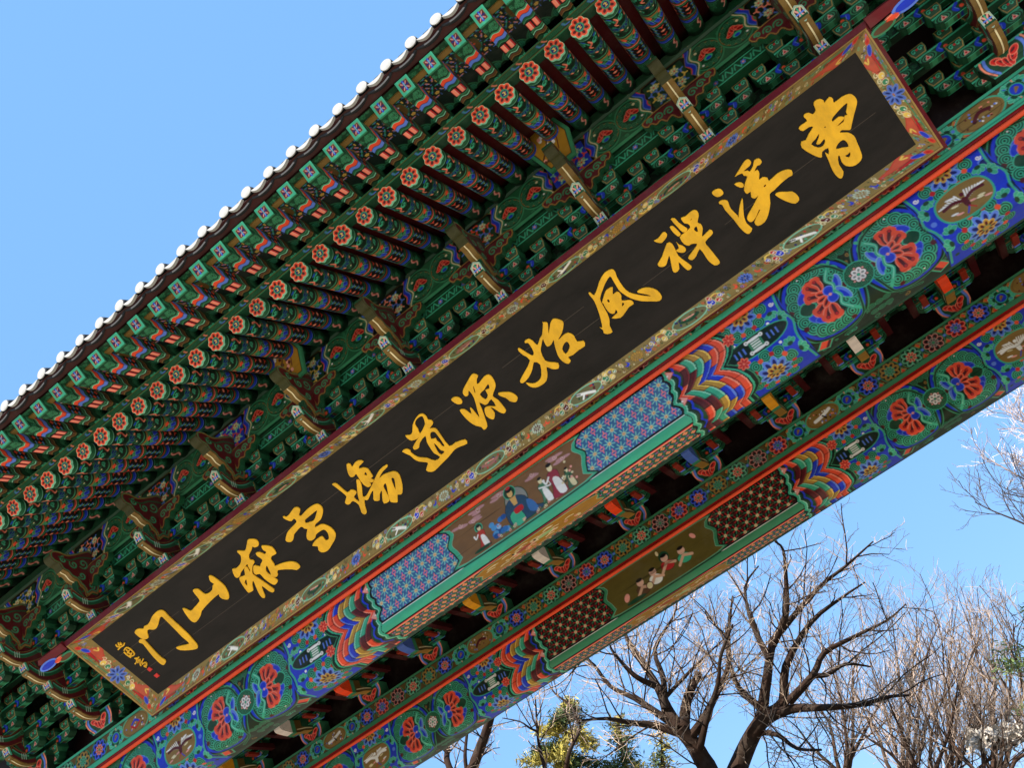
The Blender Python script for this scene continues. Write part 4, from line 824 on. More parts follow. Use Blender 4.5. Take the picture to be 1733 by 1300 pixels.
# continuous tie beams through the bracket tiers
def tie_canvas(h):
    c = Cv(PW * 15, h, .0085, P['G0'], -PW * 7.5, 0); c.rect(-99, 99, 0, .012, P['G3']); c.rect(-99, 99, h - .016, h, P['G2'])
    rg = random.Random(77)
    for k in range(500): c.spiral(rg.uniform(-PW * 7.5, PW * 7.5), rg.uniform(.02, h - .02), .028, rg.uniform(0, 6), 1.2, .009, P['G3'])
    for i in range(15):
        x = -PW * 7.5 + PW * i
        c.rect(x + .18, x + .52, .02, h - .03, P['BK'])
        for k in range(6): c.line([(x + .20 + .05 * k, .035), (x + .23 + .05 * k, h - .05), (x + .25 + .05 * k, .05)], .011, P['G2'])
        c.rect(x + .76, x + 1.1, .02, h - .03, P['BK'])
        for k in range(6): c.line([(x + .78 + .05 * k, .035), (x + .81 + .05 * k, h - .05), (x + .83 + .05 * k, .05)], .011, P['G2'])
        for q in (.57, .71): c.circ(x + q, h * .45, .04, P['B1']); c.circ(x + q, h * .45, .018, P['OR'])
        c.petals(x + .64, h / 2, .02, 6, .017, .012, P['PK'], P['MA'], .003)
    return c
for y, z in ((8.44, 6.03), (8.12, 6.30), (7.98, 6.56), (9.0, 6.2)):
    c = tie_canvas(.14); mb = MB(); mb.grid(c.im, sheet(c, lambda X, Y: (X + X0, y + .27 + 0 * X, z + .31 - Y))); mb.box(X0 - PW * 7.5, X0 + PW * 7.5, y + .273, y + .37, z + .172, z + .308, P['G0']); mb.build('tie_beam', PAINT, gate)
# ---- inner brackets of the back row, with coloured tongue ends
tl_o = smooth([(0, .10), (-.02, .04), (.0, -.03), (.12, -.06), (.25, -.075), (.40, -.06), (.55, -.02), (.80, .02), (.80, .16), (.40, .14)], 3, True)
def rear_bracket(col):
    mb = MB(); mb.box(-.2, .2, 12.78, 13.2, 5.70, 5.95, P['G2']); mb.box(-.08, .08, 12.5, 13.1, 5.9, 7.3, P['G1'])
    c = Cv(.44, .22, .008, P['G1'], -.22, 0); c.rect(-1, 1, 0, .012, P['TE']); c.rect(-1, 1, .2, .22, P['TE'])
    for t in np.linspace(-1.2, 1.2, 6): c.ell(.10 * sin(t), .16 - .10 * cos(t), .05, .03, pi / 2 - t, hx('D0241E'), P['OL'], .006); c.ell(.09 * sin(t), .16 - .09 * cos(t), .03, .012, pi / 2 - t, P['MA'])
    for sg in (-1, 1): c.line([(sg * .15, .02), (sg * .19, .1), (sg * .16, .2)], .03, P['B2'], 3); c.line([(sg * .18, .02), (sg * .215, .1), (sg * .19, .2)], .02, P['OL'], 3)
    mb.grid(c.im, sheet(c, lambda X, Y: (X * (.86 + Y), 12.777 - Y * .12, 5.705 + Y))); b = mb.build('inner_bracket_set', PAINT, gate)
    M = MT(12.02, 5.86); W = .125; mb = MB()
    def sc(i):
        a = tl_o[i][0]; return col if a < .24 else (P['G2'] if a < .32 else P['GO'] * .7)
    mb.prism(tl_o, M, -W / 2, W / 2, P['G1'], sc); 
    cap = [p for p in tl_o if p[0] < .26]
    def pt(c): c.rect(-1, .24, -1, 1, col); c.rect(.24, .33, -1, 1, P['G2']); c.rect(.33, 1, -1, 1, P['OD']); c.line([(.36, -.02), (.55, .02), (.78, .05)], .014, P['CR'])
    cheek(mb, tl_o, M, W, pt); t_ = mb.build('tongue', PAINT, b)
    bl = None
    for k, (y, z) in enumerate(((12.64, 5.93), (12.40, 6.05), (12.14, 6.22))):
        for j, hl in enumerate((.40, .60)):
            zz = z + j * .215; arm(b, y, zz, hl)
            for x in (-hl + .06, 0, hl - .06):
                loc = (x, y + .05, zz + .115)
                if bl is None: bl = block_mesh().build('bearing_block', PAINT, b, loc)
                else: dup(bl, b, loc)
    for sg in (-1, 1): q = MB(); q.box(sg * .44 - .045, sg * .44 + .045, 12.2, 12.8, 5.98, 6.06, hx('3A0C0E')); q.box(sg * .28 - .04, sg * .28 + .04, 12.35, 12.6, 5.94, 5.98, hx('8A2A18')); q.box(sg * .28 - .04, sg * .28 + .04, 12.6, 12.78, 5.94, 5.98, P['B2']); q.build('strut', PAINT, b)
    return b
ends = [hx('F2430F'), hx('E8D6C8'), hx('E89A12'), hx('4A68B8')]; protos = [None] * 4
for k in range(-6, 7):
    i = (-k) % 4; loc = (X0 + 1.275 * k, 0, 0)
    if protos[i] is None: protos[i] = rear_bracket(ends[i]); protos[i].location = loc
    else: dup(protos[i], gate, loc)
for y, z in ((12.36, 6.0), (12.1, 6.24)):
    c = tie_canvas(.14); mb = MB(); mb.grid(c.im, sheet(c, lambda X, Y: (X + X0, y + .3 + 0 * X, z + .31 - Y))); mb.box(X0 - PW * 7.5, X0 + PW * 7.5, y + .303, y + .4, z + .172, z + .308, P['G0']); mb.build('tie_beam', PAINT, gate)
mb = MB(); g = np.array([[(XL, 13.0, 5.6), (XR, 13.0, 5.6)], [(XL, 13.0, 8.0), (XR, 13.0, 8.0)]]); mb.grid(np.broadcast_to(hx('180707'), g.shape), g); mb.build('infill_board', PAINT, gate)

# ================================================================== the name board
rim0 = np.array([8.80, ZE(31.51, 8.80)]); bd = np.array([-.805, .593]); bn = np.array([-.593, -.805])     # plane origin, up along the board, towards the viewer
def BP(x, s, n): return (x, rim0[0] + bd[0] * s + bn[0] * n, rim0[1] + bd[1] * s + bn[1] * n)
board = bpy.data.objects.new('name_board', None); S.collection.objects.link(board)
put(board, 'long black name board with gold calligraphy in a floral frame, hung tilted under the eaves', 'name board')
RX0, RX1, RS0, RS1 = -9.205, 1.79, 0., 1.37; IX0, IX1, IS0, IS1 = -8.98, 1.624, .148, 1.222; HD = -.10
mb = MB(); v = [BP(x, s, HD) for x, s in ((IX0 - .02, IS0 - .02), (IX1 + .02, IS0 - .02), (IX1 + .02, IS1 + .02), (IX0 - .02, IS1 + .02))]; b_ = [BP(x, s, HD - .05) for x, s in ((IX0 - .02, IS0 - .02), (IX1 + .02, IS0 - .02), (IX1 + .02, IS1 + .02), (IX0 - .02, IS1 + .02))]
mb.hexa(b_, v, hx('2B2624')); mb.build('panel', LACQ, board)
mb = MB()      # hairline joints between the planks
for s_, a, b in ((.84, -8.9, -2.3), (.64, -2.2, 1.5), (.50, -8.9, -7.9)):
    x = a; rg = random.Random(int(s_ * 100))
    while x < b:
        L = rg.uniform(.4, 1.3); mb.face([BP(x, s_, HD + .001), BP(x + L, s_, HD + .001), BP(x + L, s_ + .006, HD + .001), BP(x, s_ + .006, HD + .001)], hx('4A4038')); x += L + rg.uniform(.02, .25)
mb.build('plank_joint', PAINT, board)
def frame_strip(L, wd, seed, ovals, mid):
    res = .0072; c = Cv(L, wd, res, P['FR'], 0, 0); rg = random.Random(seed)
    c.rect(-1, 99, 0, .016, hx('A8864A')); c.rect(-1, 99, .018, .024, hx('6A4A1C'))
    for k in range(int(L * 110)):
        x, y = rg.uniform(0, L), rg.uniform(.035, wd - .02); q = P[rg.choice(['G1', 'B2', 'OR', 'CR', 'MA', 'TE'])]
        if k % 3: c.ring(x, y, rg.uniform(.008, .014), .005, q)
        else: c.circ(x, y, .007, q)
    def cluster(x, y, s, a, b):
        for dx, dy, r, q in ((0, 0, .034, a), (.07 * s, -.022, .024, b), (.125 * s, .012, .018, a), (.02 * s, .045, .022, b)):
            c.circ(x + dx, y + dy, r + .006, P['CR']); c.circ(x + dx, y + dy, r, a if q is a else b); c.circ(x + dx - r * .3, y + dy - r * .3, .006, P['WH']); c.circ(x + dx + r * .35, y + dy - r * .1, .006, P['WH'])
        c.line([(x + .05 * s, y + .05), (x + .1 * s, y + .055), (x + .13 * s, y + .03)], .014, P['YE'], 3); c.spiral(x - .05 * s, y - .02, .028, 0, 1.1, .009, P['CR'])
    y = wd * .55
    for i, x in enumerate(ovals):
        c.ell(x, y, .20, .062, 0, hx('6E6B45'), P['TL'], .010); c.ring(x, y, .001, .001, P['BK'])
        for k in range(16): c.circ(x + rg.uniform(-.16, .16), y + rg.uniform(-.045, .045), .011, P[rg.choice(['G1', 'R0', 'B0', 'MA', 'TE'])])
        if i % 2 == 0: c.line([(x - .09, y + .03), (x, y), (x + .09, y - .04)], .03, P['WH'], 3); c.line([(x - .02, y), (x - .06, y - .04)], .018, P['WH']); c.line([(x - .1, y + .035), (x - .06, y + .02)], .014, P['BK'])
        else: c.line([(x - .1, y + .01), (x, y - .02), (x + .1, y)], .03, [P['G1'], hx('A06A60')][i // 2 % 2], 3); c.line([(x - .06, y + .02), (x + .06, y + .01)], .01, P['PK'])
        for s in (-1, 1): cluster(x + s * .27, y, s, *[(P['B1'], P['R0']), (P['MA'], P['G2']), (P['G2'], P['YE'])][(i + (s > 0)) % 3])
    for i, x in enumerate(mid):
        q, st = [(P['LG'], P['MA']), (P['GO'], P['OC']), (P['B2'], P['B0']), (P['LG'], P['OC'])][i % 4]
        for t in np.linspace(0, 2 * pi, 14)[:-1]: c.ell(x + .055 * cos(t), y + .036 * sin(t), .016, .010, t, q, P['OD'], .003)
        for t in np.linspace(.2, 2 * pi + .2, 9)[:-1]: c.ell(x + .032 * cos(t), y + .021 * sin(t), .014, .008, t, st, q, .003)
        for s in (-1, 1): c.circ(x + s * .14, y - .01, .026, P[['OR', 'B1'][i % 2]]); c.circ(x + s * .15, y + .002, .02, P['FR']); c.spiral(x + s * .20, y + .015, .026, i, 1.2, .009, P[['G1', 'CR'][i % 2]])
    for s, xe in ((1, 0), (-1, L)):
        c.poly([(xe + s * .20, wd), (xe + s * .36, wd * .75), (xe + s * .52, wd * .62), (xe + s * .34, wd * .52), (xe + s * .16, wd * .55)], hx('C4533A'), P['R0'], .006, 3)
        c.poly([(xe + s * .12, wd * .5), (xe + s * .3, wd * .45), (xe + s * .40, wd * .38), (xe + s * .16, wd * .36)], P['R0'], P['MA'], .004, 3); c.ell(xe + s * .15, wd * .42, .045, .022, .4 * s, P['B1'], P['B2'], .005); c.circ(xe + s * .08, wd * .28, .03, hx('D0402A')); c.circ(xe + s * .08, wd * .28, .015, P['R0']); c.line([(xe + s * .18, wd * .9), (xe + s * .23, wd * .8), (xe + s * .19, wd * .7)], .016, P['YE'], 3)
        c.line([(xe + s * .2, .04), (xe + s * .4, .05), (xe + s * .6, .06)], .012, P['G2'], 3)
    return c
def frame_part(name, r, i, wd, cv):
    """one splayed frame plank: rim edge r=(p,q) to inner edge i=(p,q), both as (x, s)"""
    mb = MB(); L = cv.r * (cv.W - 1); wc = cv.r * (cv.H - 1)
    def m(X, Y):
        u, v = X / L, Y / wc; x = (r[0][0] * (1 - u) + r[1][0] * u) * (1 - v) + (i[0][0] * (1 - u) + i[1][0] * u) * v; s = (r[0][1] * (1 - u) + r[1][1] * u) * (1 - v) + (i[0][1] * (1 - u) + i[1][1] * u) * v; return BP(x, s, HD * v)
    mb.grid(cv.im, sheet(cv, m))
    # red edge: outward along the plank's own thickness
    cx, cs = (RX0 + RX1) / 2, (RS0 + RS1) / 2; d = []
    ho = abs(r[0][1] - r[1][1]) < 1e-6; k = .085
    off = (0, (1 if r[0][1] > cs else -1)) if ho else ((1 if r[0][0] > cx else -1), 0)
    def bk(p, q): return BP(p[0] + (k * .55 * (1 if p[0] > cx else -1)), p[1] + k * .55 * (1 if p[1] > cs else -1), q)
    A1, B1 = BP(*r[0], 0), BP(*r[1], 0); A2, B2 = bk(r[0], -.06), bk(r[1], -.06); A3, B3 = BP(*i[0], HD - .05), BP(*i[1], HD - .05)
    rd = hx('6E1A22'); mb.face([A1, B1, B2, A2], rd); mb.face([A2, B2, B3, A3], rd); return mb.build(name, PAINT, board)
mid_ = lambda ov: [(a + b) / 2 for a, b in zip(ov[:-1], ov[1:])]
ov = [x - RX0 for x in (-7.80, -6.42, -5.06, -3.70, -2.36, -1.0, .37)]
cb_ = frame_strip(RX1 - RX0, .18, 1, ov, [.75] + mid_(ov) + [10.25]); frame_part('frame_plank', ((RX0, RS0), (RX1, RS0)), ((IX0, IS0), (IX1, IS0)), .18, cb_)
ct_ = frame_strip(RX1 - RX0, .18, 2, [x + .68 for x in ov[:-1]] + [.9], ov); frame_part('frame_plank', ((RX0, RS1), (RX1, RS1)), ((IX0, IS1), (IX1, IS1)), .18, ct_)
for sx, rx, ix in ((0, RX0, IX0), (1, RX1, IX1)):
    cs_ = frame_strip(RS1, .235 if sx == 0 else .20, 3 + sx, [], []); y = .12
    for t in np.linspace(0, 2 * pi, 9)[:-1]: cs_.ell(.685 + .075 * cos(t), y + .06 * sin(t), .045, .02, t, P['B2'] * .7, P['B2'], .006); cs_.ell(.685 + .07 * cos(t), y + .055 * sin(t), .026, .009, t, P['B0'])
    for x, q in ((.50, 'G2'), (.86, 'G2'), (.42, 'YE'), (.94, 'YE')): cs_.circ(x, y, .036, P['CR']); cs_.circ(x, y, .03, P[q]); cs_.circ(x - .01, y - .01, .007, P['WH']); cs_.spiral(x + .04, y + .04, .03, 0, 1, .01, P['CR'])
    frame_part('frame_plank', ((rx, RS0), (rx, RS1)), ((ix, IS0), (ix, IS1)), .2, cs_)
# cloud-scroll horns at both ends of the top plank
for sg, xe in ((-1, RX0), (1, RX1)):
    mb = MB(); ho = [(0, .05), (.42, .05), (.47, .0), (.40, -.04), (0, -.055)]
    mb.prism(ho, lambda a, b, t: BP(xe + sg * (a + .03), RS1 + .02 + b, -.01 + t), -.05, 0, hx('6E1A22'), hx('6E1A22')); hr = mb.build('scroll_horn', PAINT, board)
    mb = MB()
    for x, s, r, q, e in ((.36, -.05, .10, 'B1', 'B2'), (.20, -.075, .055, 'OR', 'OL'), (.09, -.10, .085, 'BR', 'G2')):
        o = [(x + r * 1.5 * cos(t), s - .02 + r * .55 * sin(t)) for t in np.linspace(0, 2 * pi, 20)[:-1]]; i_ = [(x + r * 1.15 * cos(t), s - .02 + r * .34 * sin(t)) for t in np.linspace(0, 2 * pi, 20)[:-1]]
        mb.prism(o, lambda a, b, t: BP(xe + sg * (a + .03), RS1 + .02 + b, t), -.045, -.005, P[e], P[e]); mb.prism(i_, lambda a, b, t: BP(xe + sg * (a + .03), RS1 + .02 + b, t), -.02, 0., P[q], P[q])
    mb.build('cloud_scroll', PAINT, hr)
# ---- calligraphy: outlines measured on the photograph, laid out flat on the board as carved letters
def unproject(px, py):
    d = np.array([px - 866.5, py - 650., F_PX]); k = np.array([d @ dX, d @ dY, d @ dZ])      # ray in world axes
    p0 = np.array([rim0[0] + bn[0] * HD, rim0[1] + bn[1] * HD]); t = (p0 @ bn) / (k[1:] @ bn); q = k * t
    return q[0], (q[1:] - p0) @ bd
CHARS = {
'gate': (220, 1020, 7.933, ["400,100 450,105 485,135 520,175 640,285 770,405 855,500 905,560 910,605 870,622 800,632 680,632 625,600 700,575 800,550 760,500 700,450 640,385 560,305 470,215 430,180 400,210 385,280 355,340 310,357 262,352 235,375 240,420 250,465 210,487 150,470 100,432 68,395 90,360 130,348 185,348 195,315 240,295 275,245 300,185 350,130", "130,500 180,485 215,515 310,620 380,695 440,745 478,770 482,800 455,832 410,812 340,745 270,665 190,560 160,540 130,530"]),
'mountain': (290, 950, 7.933, ["512,190 550,195 625,245 720,330 770,430 775,490 750,508 690,497 650,465 640,435 570,490 480,580 410,665 395,725 340,805 290,808 230,750 155,632 205,640 265,665 310,620 380,540 375,500 340,455 295,395 310,373 360,370 400,400 460,440 520,415 555,375 560,320 580,300 530,265 512,220"]),
'peak': (390, 900, 7.933, ["245,100 300,95 350,105 378,140 375,185 325,205 298,190 285,240 250,310 262,370 305,378 325,405 300,450 295,510 300,560 360,610 430,655 520,720 588,770 575,808 520,790 425,720 440,790 468,860 455,885 420,870 380,810 345,730 310,650 295,700 308,770 298,790 250,812 220,785 170,715 128,640 135,605 200,580 190,510 205,465 235,480 260,530 270,510 240,455 230,425 190,480 140,545 130,590 95,612 60,590 28,500 80,490 135,430 150,370 140,310 97,268 110,250 190,255 215,215 230,130", "!215,630 190,680 230,725 225,670", "425,185 480,183 555,200 600,250 615,290 560,320 545,365 590,430 600,460 680,425 800,398 880,410 925,445 935,475 890,508 830,498 640,508 640,570 620,600 585,600 550,585 625,635 635,665 600,705 550,690 460,625 400,560 350,570 318,545 310,475 330,448 400,465 410,430 435,380 405,345 365,320 345,285 385,270 430,285 465,300 485,265 445,240 425,205", "!490,445 475,500 495,545 550,578 520,500"]),
'snow': (470, 840, 7.933, ["75,268 95,265 115,275 160,240 210,165 255,142 300,165 298,210 285,245 315,262 370,200 440,140 520,100 570,115 605,160 605,230 575,310 510,365 505,415 580,375 640,378 720,420 778,495 770,570 730,640 690,705 640,740 590,745 550,715 540,665 470,660 500,600 560,550 605,538 645,590 690,570 685,510 660,465 620,440 560,470 515,510 505,550 460,587 410,580 390,530 400,450 405,435 360,425 315,400 250,470 220,510 215,560 190,600 150,608 110,585 130,490 180,425 235,370 258,330 222,290 190,325 140,318 85,288", "!530,180 470,225 385,295 365,325 380,358 440,340 490,320 520,240"]),
'ground': (560, 765, 7.323, ["20,395 60,383 120,430 205,500 250,465 310,480 315,510 285,555 340,605 355,600 335,520 325,400 320,340 360,350 385,440 395,550 440,540 480,470 530,370 560,300 610,215 690,155 700,180 640,240 595,330 650,280 740,245 800,240 850,280 885,400 885,500 860,522 825,525 828,600 815,620 750,615 735,590 715,530 700,440 680,380 650,420 690,500 720,560 722,605 660,632 640,560 635,470 605,520 605,590 560,600 530,580 528,470 490,520 465,580 440,592 415,590 425,670 445,740 420,768 380,740 350,650 275,600 240,635 205,645 178,620 195,560 185,530 100,460 40,415", "!750,320 785,320 800,390 805,465 790,440 765,380", "198,150 240,145 265,185 300,130 350,100 405,115 350,170 355,205 400,190 460,205 505,270 520,300 490,325 530,340 525,365 490,372 455,345 500,400 465,430 410,400 360,335 315,265 290,295 250,305 215,255", "!430,240 415,280 455,285"]),
'way': (675, 690, 7.323, ["85,340 140,335 170,300 175,210 205,140 250,85 300,72 345,110 360,145 400,150 425,180 405,220 380,255 430,248 470,265 520,335 625,475 700,430 820,392 845,440 760,475 690,515 620,600 520,700 450,770 400,790 340,770 365,690 340,670 250,660 190,630 140,585 45,540 95,507 140,525 150,550 200,590 260,615 350,620 450,655 515,605 440,560 390,490 350,420 330,340 260,430 250,490 200,515 178,490 200,440 260,345 225,380 160,402 110,375", "!260,105 300,105 325,180 320,220 265,320 235,255 200,200 215,145", "!390,310 430,290 470,320 570,465 535,470 505,430 470,405 455,375 400,385", "!430,430 480,470 520,520 570,535 530,580 480,540"]),
'source': (755, 620, 7.323, ["345,88 395,110 380,150 380,210 410,205 470,125 525,100 570,130 610,210 605,270 575,365 640,410 730,520 738,550 715,578 660,560 600,520 545,500 600,570 595,640 565,650 500,610 478,540 490,505 540,490 620,490 560,400 520,450 480,472 410,440 440,520 490,660 510,740 470,780 437,745 370,730 290,680 220,610 172,540 220,528 260,550 320,590 298,515 325,525 415,635 390,540 350,390 300,310 275,300 275,345 245,367 210,330 220,270 270,180 310,110", "!520,210 540,270 490,290 520,350 490,408 415,345 470,285", "!340,235 365,310 355,328 335,260", "65,405 110,375 165,385 200,430 185,460 140,462 90,435", "650,325 780,316 850,345 885,385 870,430 840,437 790,425 740,385 670,360"]),
'beginning': (870, 530, 7.323, ["50,435 70,432 130,470 225,525 245,480 205,400 170,360 140,365 135,340 180,315 230,340 290,395 320,310 350,260 360,120 355,112 410,112 420,180 430,260 450,130 480,70 530,68 590,90 612,130 590,240 550,310 560,320 610,270 670,240 740,275 780,350 860,340 875,400 800,450 730,510 665,540 700,580 670,622 600,590 540,510 500,370 490,320 460,380 410,407 375,350 355,310 335,400 330,470 380,580 450,605 545,615 548,680 470,685 400,660 412,740 400,830 340,885 270,915 200,905 150,860 200,868 260,865 310,830 340,770 325,630 245,600 225,690 180,790 110,860 75,835 130,730 200,580 110,510 60,465", "!655,345 685,380 688,430 640,505 595,440 620,370"]),
'wind': (985, 445, 6.8, ["75,340 95,338 140,370 180,280 200,210 260,110 340,68 380,100 400,160 470,270 540,335 650,365 740,378 800,378 740,355 650,338 640,320 690,290 770,280 860,310 915,380 890,430 800,435 680,432 560,400 470,345 420,300 360,200 320,145 270,220 240,290 205,400 230,470 290,580 315,660 315,720 348,790 290,812 250,800 245,770 210,740 235,740 215,640 185,540 140,430 100,380", "270,325 300,295 350,275 350,360 395,330 425,335 450,375 455,430 530,425 570,430 592,465 540,500 490,570 440,625 345,630 410,570 385,530 370,575 320,570 270,510 245,460 232,452 248,390", "!300,410 320,435 310,455 285,430", "!460,450 488,465 460,500"]),
'meditation': (1100, 345, 7.323, ["50,450 100,425 150,360 180,345 207,370 200,410 160,460 135,478 80,468", "210,485 270,490 310,560 350,640 430,705 510,765 500,800 465,815 410,770 350,710 360,800 315,845 280,820 260,720 235,630 205,730 180,765 130,775 95,745 150,650", "330,475 355,500 400,515 440,550 430,590 380,598 320,575 360,545", "258,185 305,175 350,225 420,275 460,305 440,340 400,340 340,280", "245,285 280,270 335,320 375,366 366,388 345,395 290,350", "385,170 440,150 500,95 550,72 585,90 600,140 585,225 625,245 650,300 640,385 660,395 740,315 775,345 760,380 680,465 720,530 770,590 800,630 858,705 850,740 800,755 730,705 690,650 615,550 570,640 520,690 475,670 500,620 575,520 575,485 510,490 480,510 420,490 370,410 420,360 500,290 470,240 430,235 400,205", "!575,270 595,340 560,335 540,305", "!495,355 450,410 470,380", "!510,175 520,180 490,212"]),
'stream': (1205, 260, 6.347, ["0,410 40,380 85,375 118,410 105,440 60,460 15,440", "75,515 110,495 160,500 178,540 200,590 270,660 284,690 290,620 300,550 322,478 330,540 338,660 368,745 428,800 395,855 350,840 290,780 230,700 140,600 110,545 80,535", "248,240 290,170 350,75 390,58 415,85 400,125 330,185 380,178 405,190 440,130 452,70 500,48 530,80 510,115 480,125 450,190 485,170 505,210 500,280 540,250 590,255 612,290 700,210 790,170 850,175 858,225 820,245 740,310 660,390 615,430 622,530 600,650 560,730 490,770 455,730 492,650 516,600 500,598 476,660 440,715 408,728 378,700 388,650 440,560 500,440 460,475 420,460 415,400 375,425 345,390 355,310 380,240 340,230 320,205 270,225", "!570,325 582,335 560,358 550,345", "240,325 290,303 330,318 335,350 300,358", "678,438 720,410 800,408 860,405 910,440 932,490 890,530 820,515 760,490"]),
'clan': (1335, 145, 5.95, ["100,430 120,395 185,350 150,310 160,280 200,270 240,285 270,240 250,190 260,150 310,130 345,145 355,170 405,110 440,130 450,170 530,110 600,80 640,90 675,130 680,180 650,290 625,400 610,440 530,440 510,470 590,468 650,500 680,560 720,660 732,720 700,770 640,805 570,800 530,760 510,700 490,710 500,790 545,860 530,925 490,915 440,850 400,750 365,670 400,690 395,620 330,660 330,710 300,715 220,680 130,620 125,560 170,545 200,480 245,410 200,410 140,450", "!590,170 540,200 440,310 430,350 445,355 500,310 545,310 550,330 470,410 550,360 560,300 590,290 575,260", "!300,475 265,530 220,585 290,620 340,605 365,560 350,530 310,580 275,580 300,520", "!540,540 580,560 600,610 540,620 470,635 490,580", "!610,660 620,690 600,720 560,700 590,685", "!350,410 370,405 365,425"]),
}
def letter(loops, name, mat, depth=.012, label=None):
    cu = bpy.data.curves.new(name, 'CURVE'); cu.dimensions = '2D'; cu.fill_mode = 'BOTH'; cu.extrude = depth / 2; cu.bevel_depth = .004; cu.bevel_resolution = 1; cu.offset = -.002
    for p in loops:
        sp = cu.splines.new('POLY'); sp.points.add(len(p) - 1); sp.use_cyclic_u = True
        for i, (a, b) in enumerate(p): sp.points[i].co = (a, b, 0, 1)
    t = bpy.data.objects.new('tmp', cu); S.collection.objects.link(t); bpy.context.view_layer.update()
    me = bpy.data.meshes.new_from_object(t.evaluated_get(bpy.context.evaluated_depsgraph_get())); bpy.data.objects.remove(t); bpy.data.curves.remove(cu)
    M = mathutils.Matrix([[1, 0, 0, 0], [0, bd[0], bn[0], rim0[0] + bn[0] * (HD + depth / 2)], [0, bd[1], bn[1], rim0[1] + bn[1] * (HD + depth / 2)], [0, 0, 0, 1]])
    me.transform(M); me.materials.clear(); me.materials.append(mat); me.name = name
    o = bpy.data.objects.new(name, me); S.collection.objects.link(o); o.parent = board
    if label: o['label'] = label
    return o
for k, (ox, oy, sc_, lps) in CHARS.items():
    out = []
    for l in lps:
        p = np.array([[float(v) for v in q.split(',')] for q in l.lstrip('!').split()]); p = smooth(p, 2, True); out.append([unproject(ox + a / sc_, oy + b / sc_) for a, b in p])
    letter(out, 'gold_character', GOLD)
def stroke(pts, w):
    p = smooth(pts, 3); t = np.gradient(p, axis=0); n = np.stack([-t[:, 1], t[:, 0]], 1); n /= np.linalg.norm(n, axis=1)[:, None]; return np.vstack([p + n * w / 2, (p - n * w / 2)[::-1]])
SIG = [[[(195, 190), (225, 230), (290, 235)], [(245, 150), (260, 200), (310, 180)], [(240, 290), (300, 235), (350, 205), (370, 155)], [(280, 150), (320, 195)]],
       [[(358, 310), (400, 252), (480, 275), (570, 375), (520, 420), (470, 405)], [(360, 340), (420, 395), (500, 450)], [(400, 285), (440, 330), (425, 360)], [(470, 300), (450, 345), (500, 380)], [(500, 395), (520, 350)]],
       [[(575, 460), (620, 480), (660, 440)], [(620, 450), (610, 540), (580, 580)], [(650, 490), (640, 560)], [(680, 480), (690, 590), (710, 610)], [(750, 475), (720, 540), (740, 590)], [(735, 565), (800, 550), (820, 600), (775, 600)], [(760, 610), (815, 640)]]]
for g in SIG:
    for st in g: pass
    me_parts = [letter([[unproject(180 + a / 11.9, 1075 + b / 11.9) for a, b in stroke(st, 20)]], 'small_character', GOLD, .008 + .001 * i) for i, st in enumerate(g)]
    keep = me_parts[0]; import bmesh
    bm = bmesh.new()
    for o in me_parts: bm.from_mesh(o.data)
    bm.to_mesh(keep.data); bm.free()
    for o in me_parts[1:]: bpy.data.objects.remove(o)
SEAL = material('vermilion seal', .5, .3, False, hx('D8352E'), noise=.2, nscale=60)
for q in ([(825, 690), (860, 645), (930, 690), (880, 735)], [(960, 815), (1015, 770), (1075, 820), (1020, 860)]): letter([[unproject(180 + a / 11.9, 1075 + b / 11.9) for a, b in q]], 'red_seal', SEAL, .006)

# ================================================================== ground
mb = MB(); n = 24; g = np.array([[(-600 + 1200 * i / n, -600 + 1200 * j / n, -1.6) for i in range(n + 1)] for j in range(n + 1)], float); mb.grid(np.broadcast_to(P['CR'], g.shape), g)
put(mb.build('ground', GRND), kind='structure')

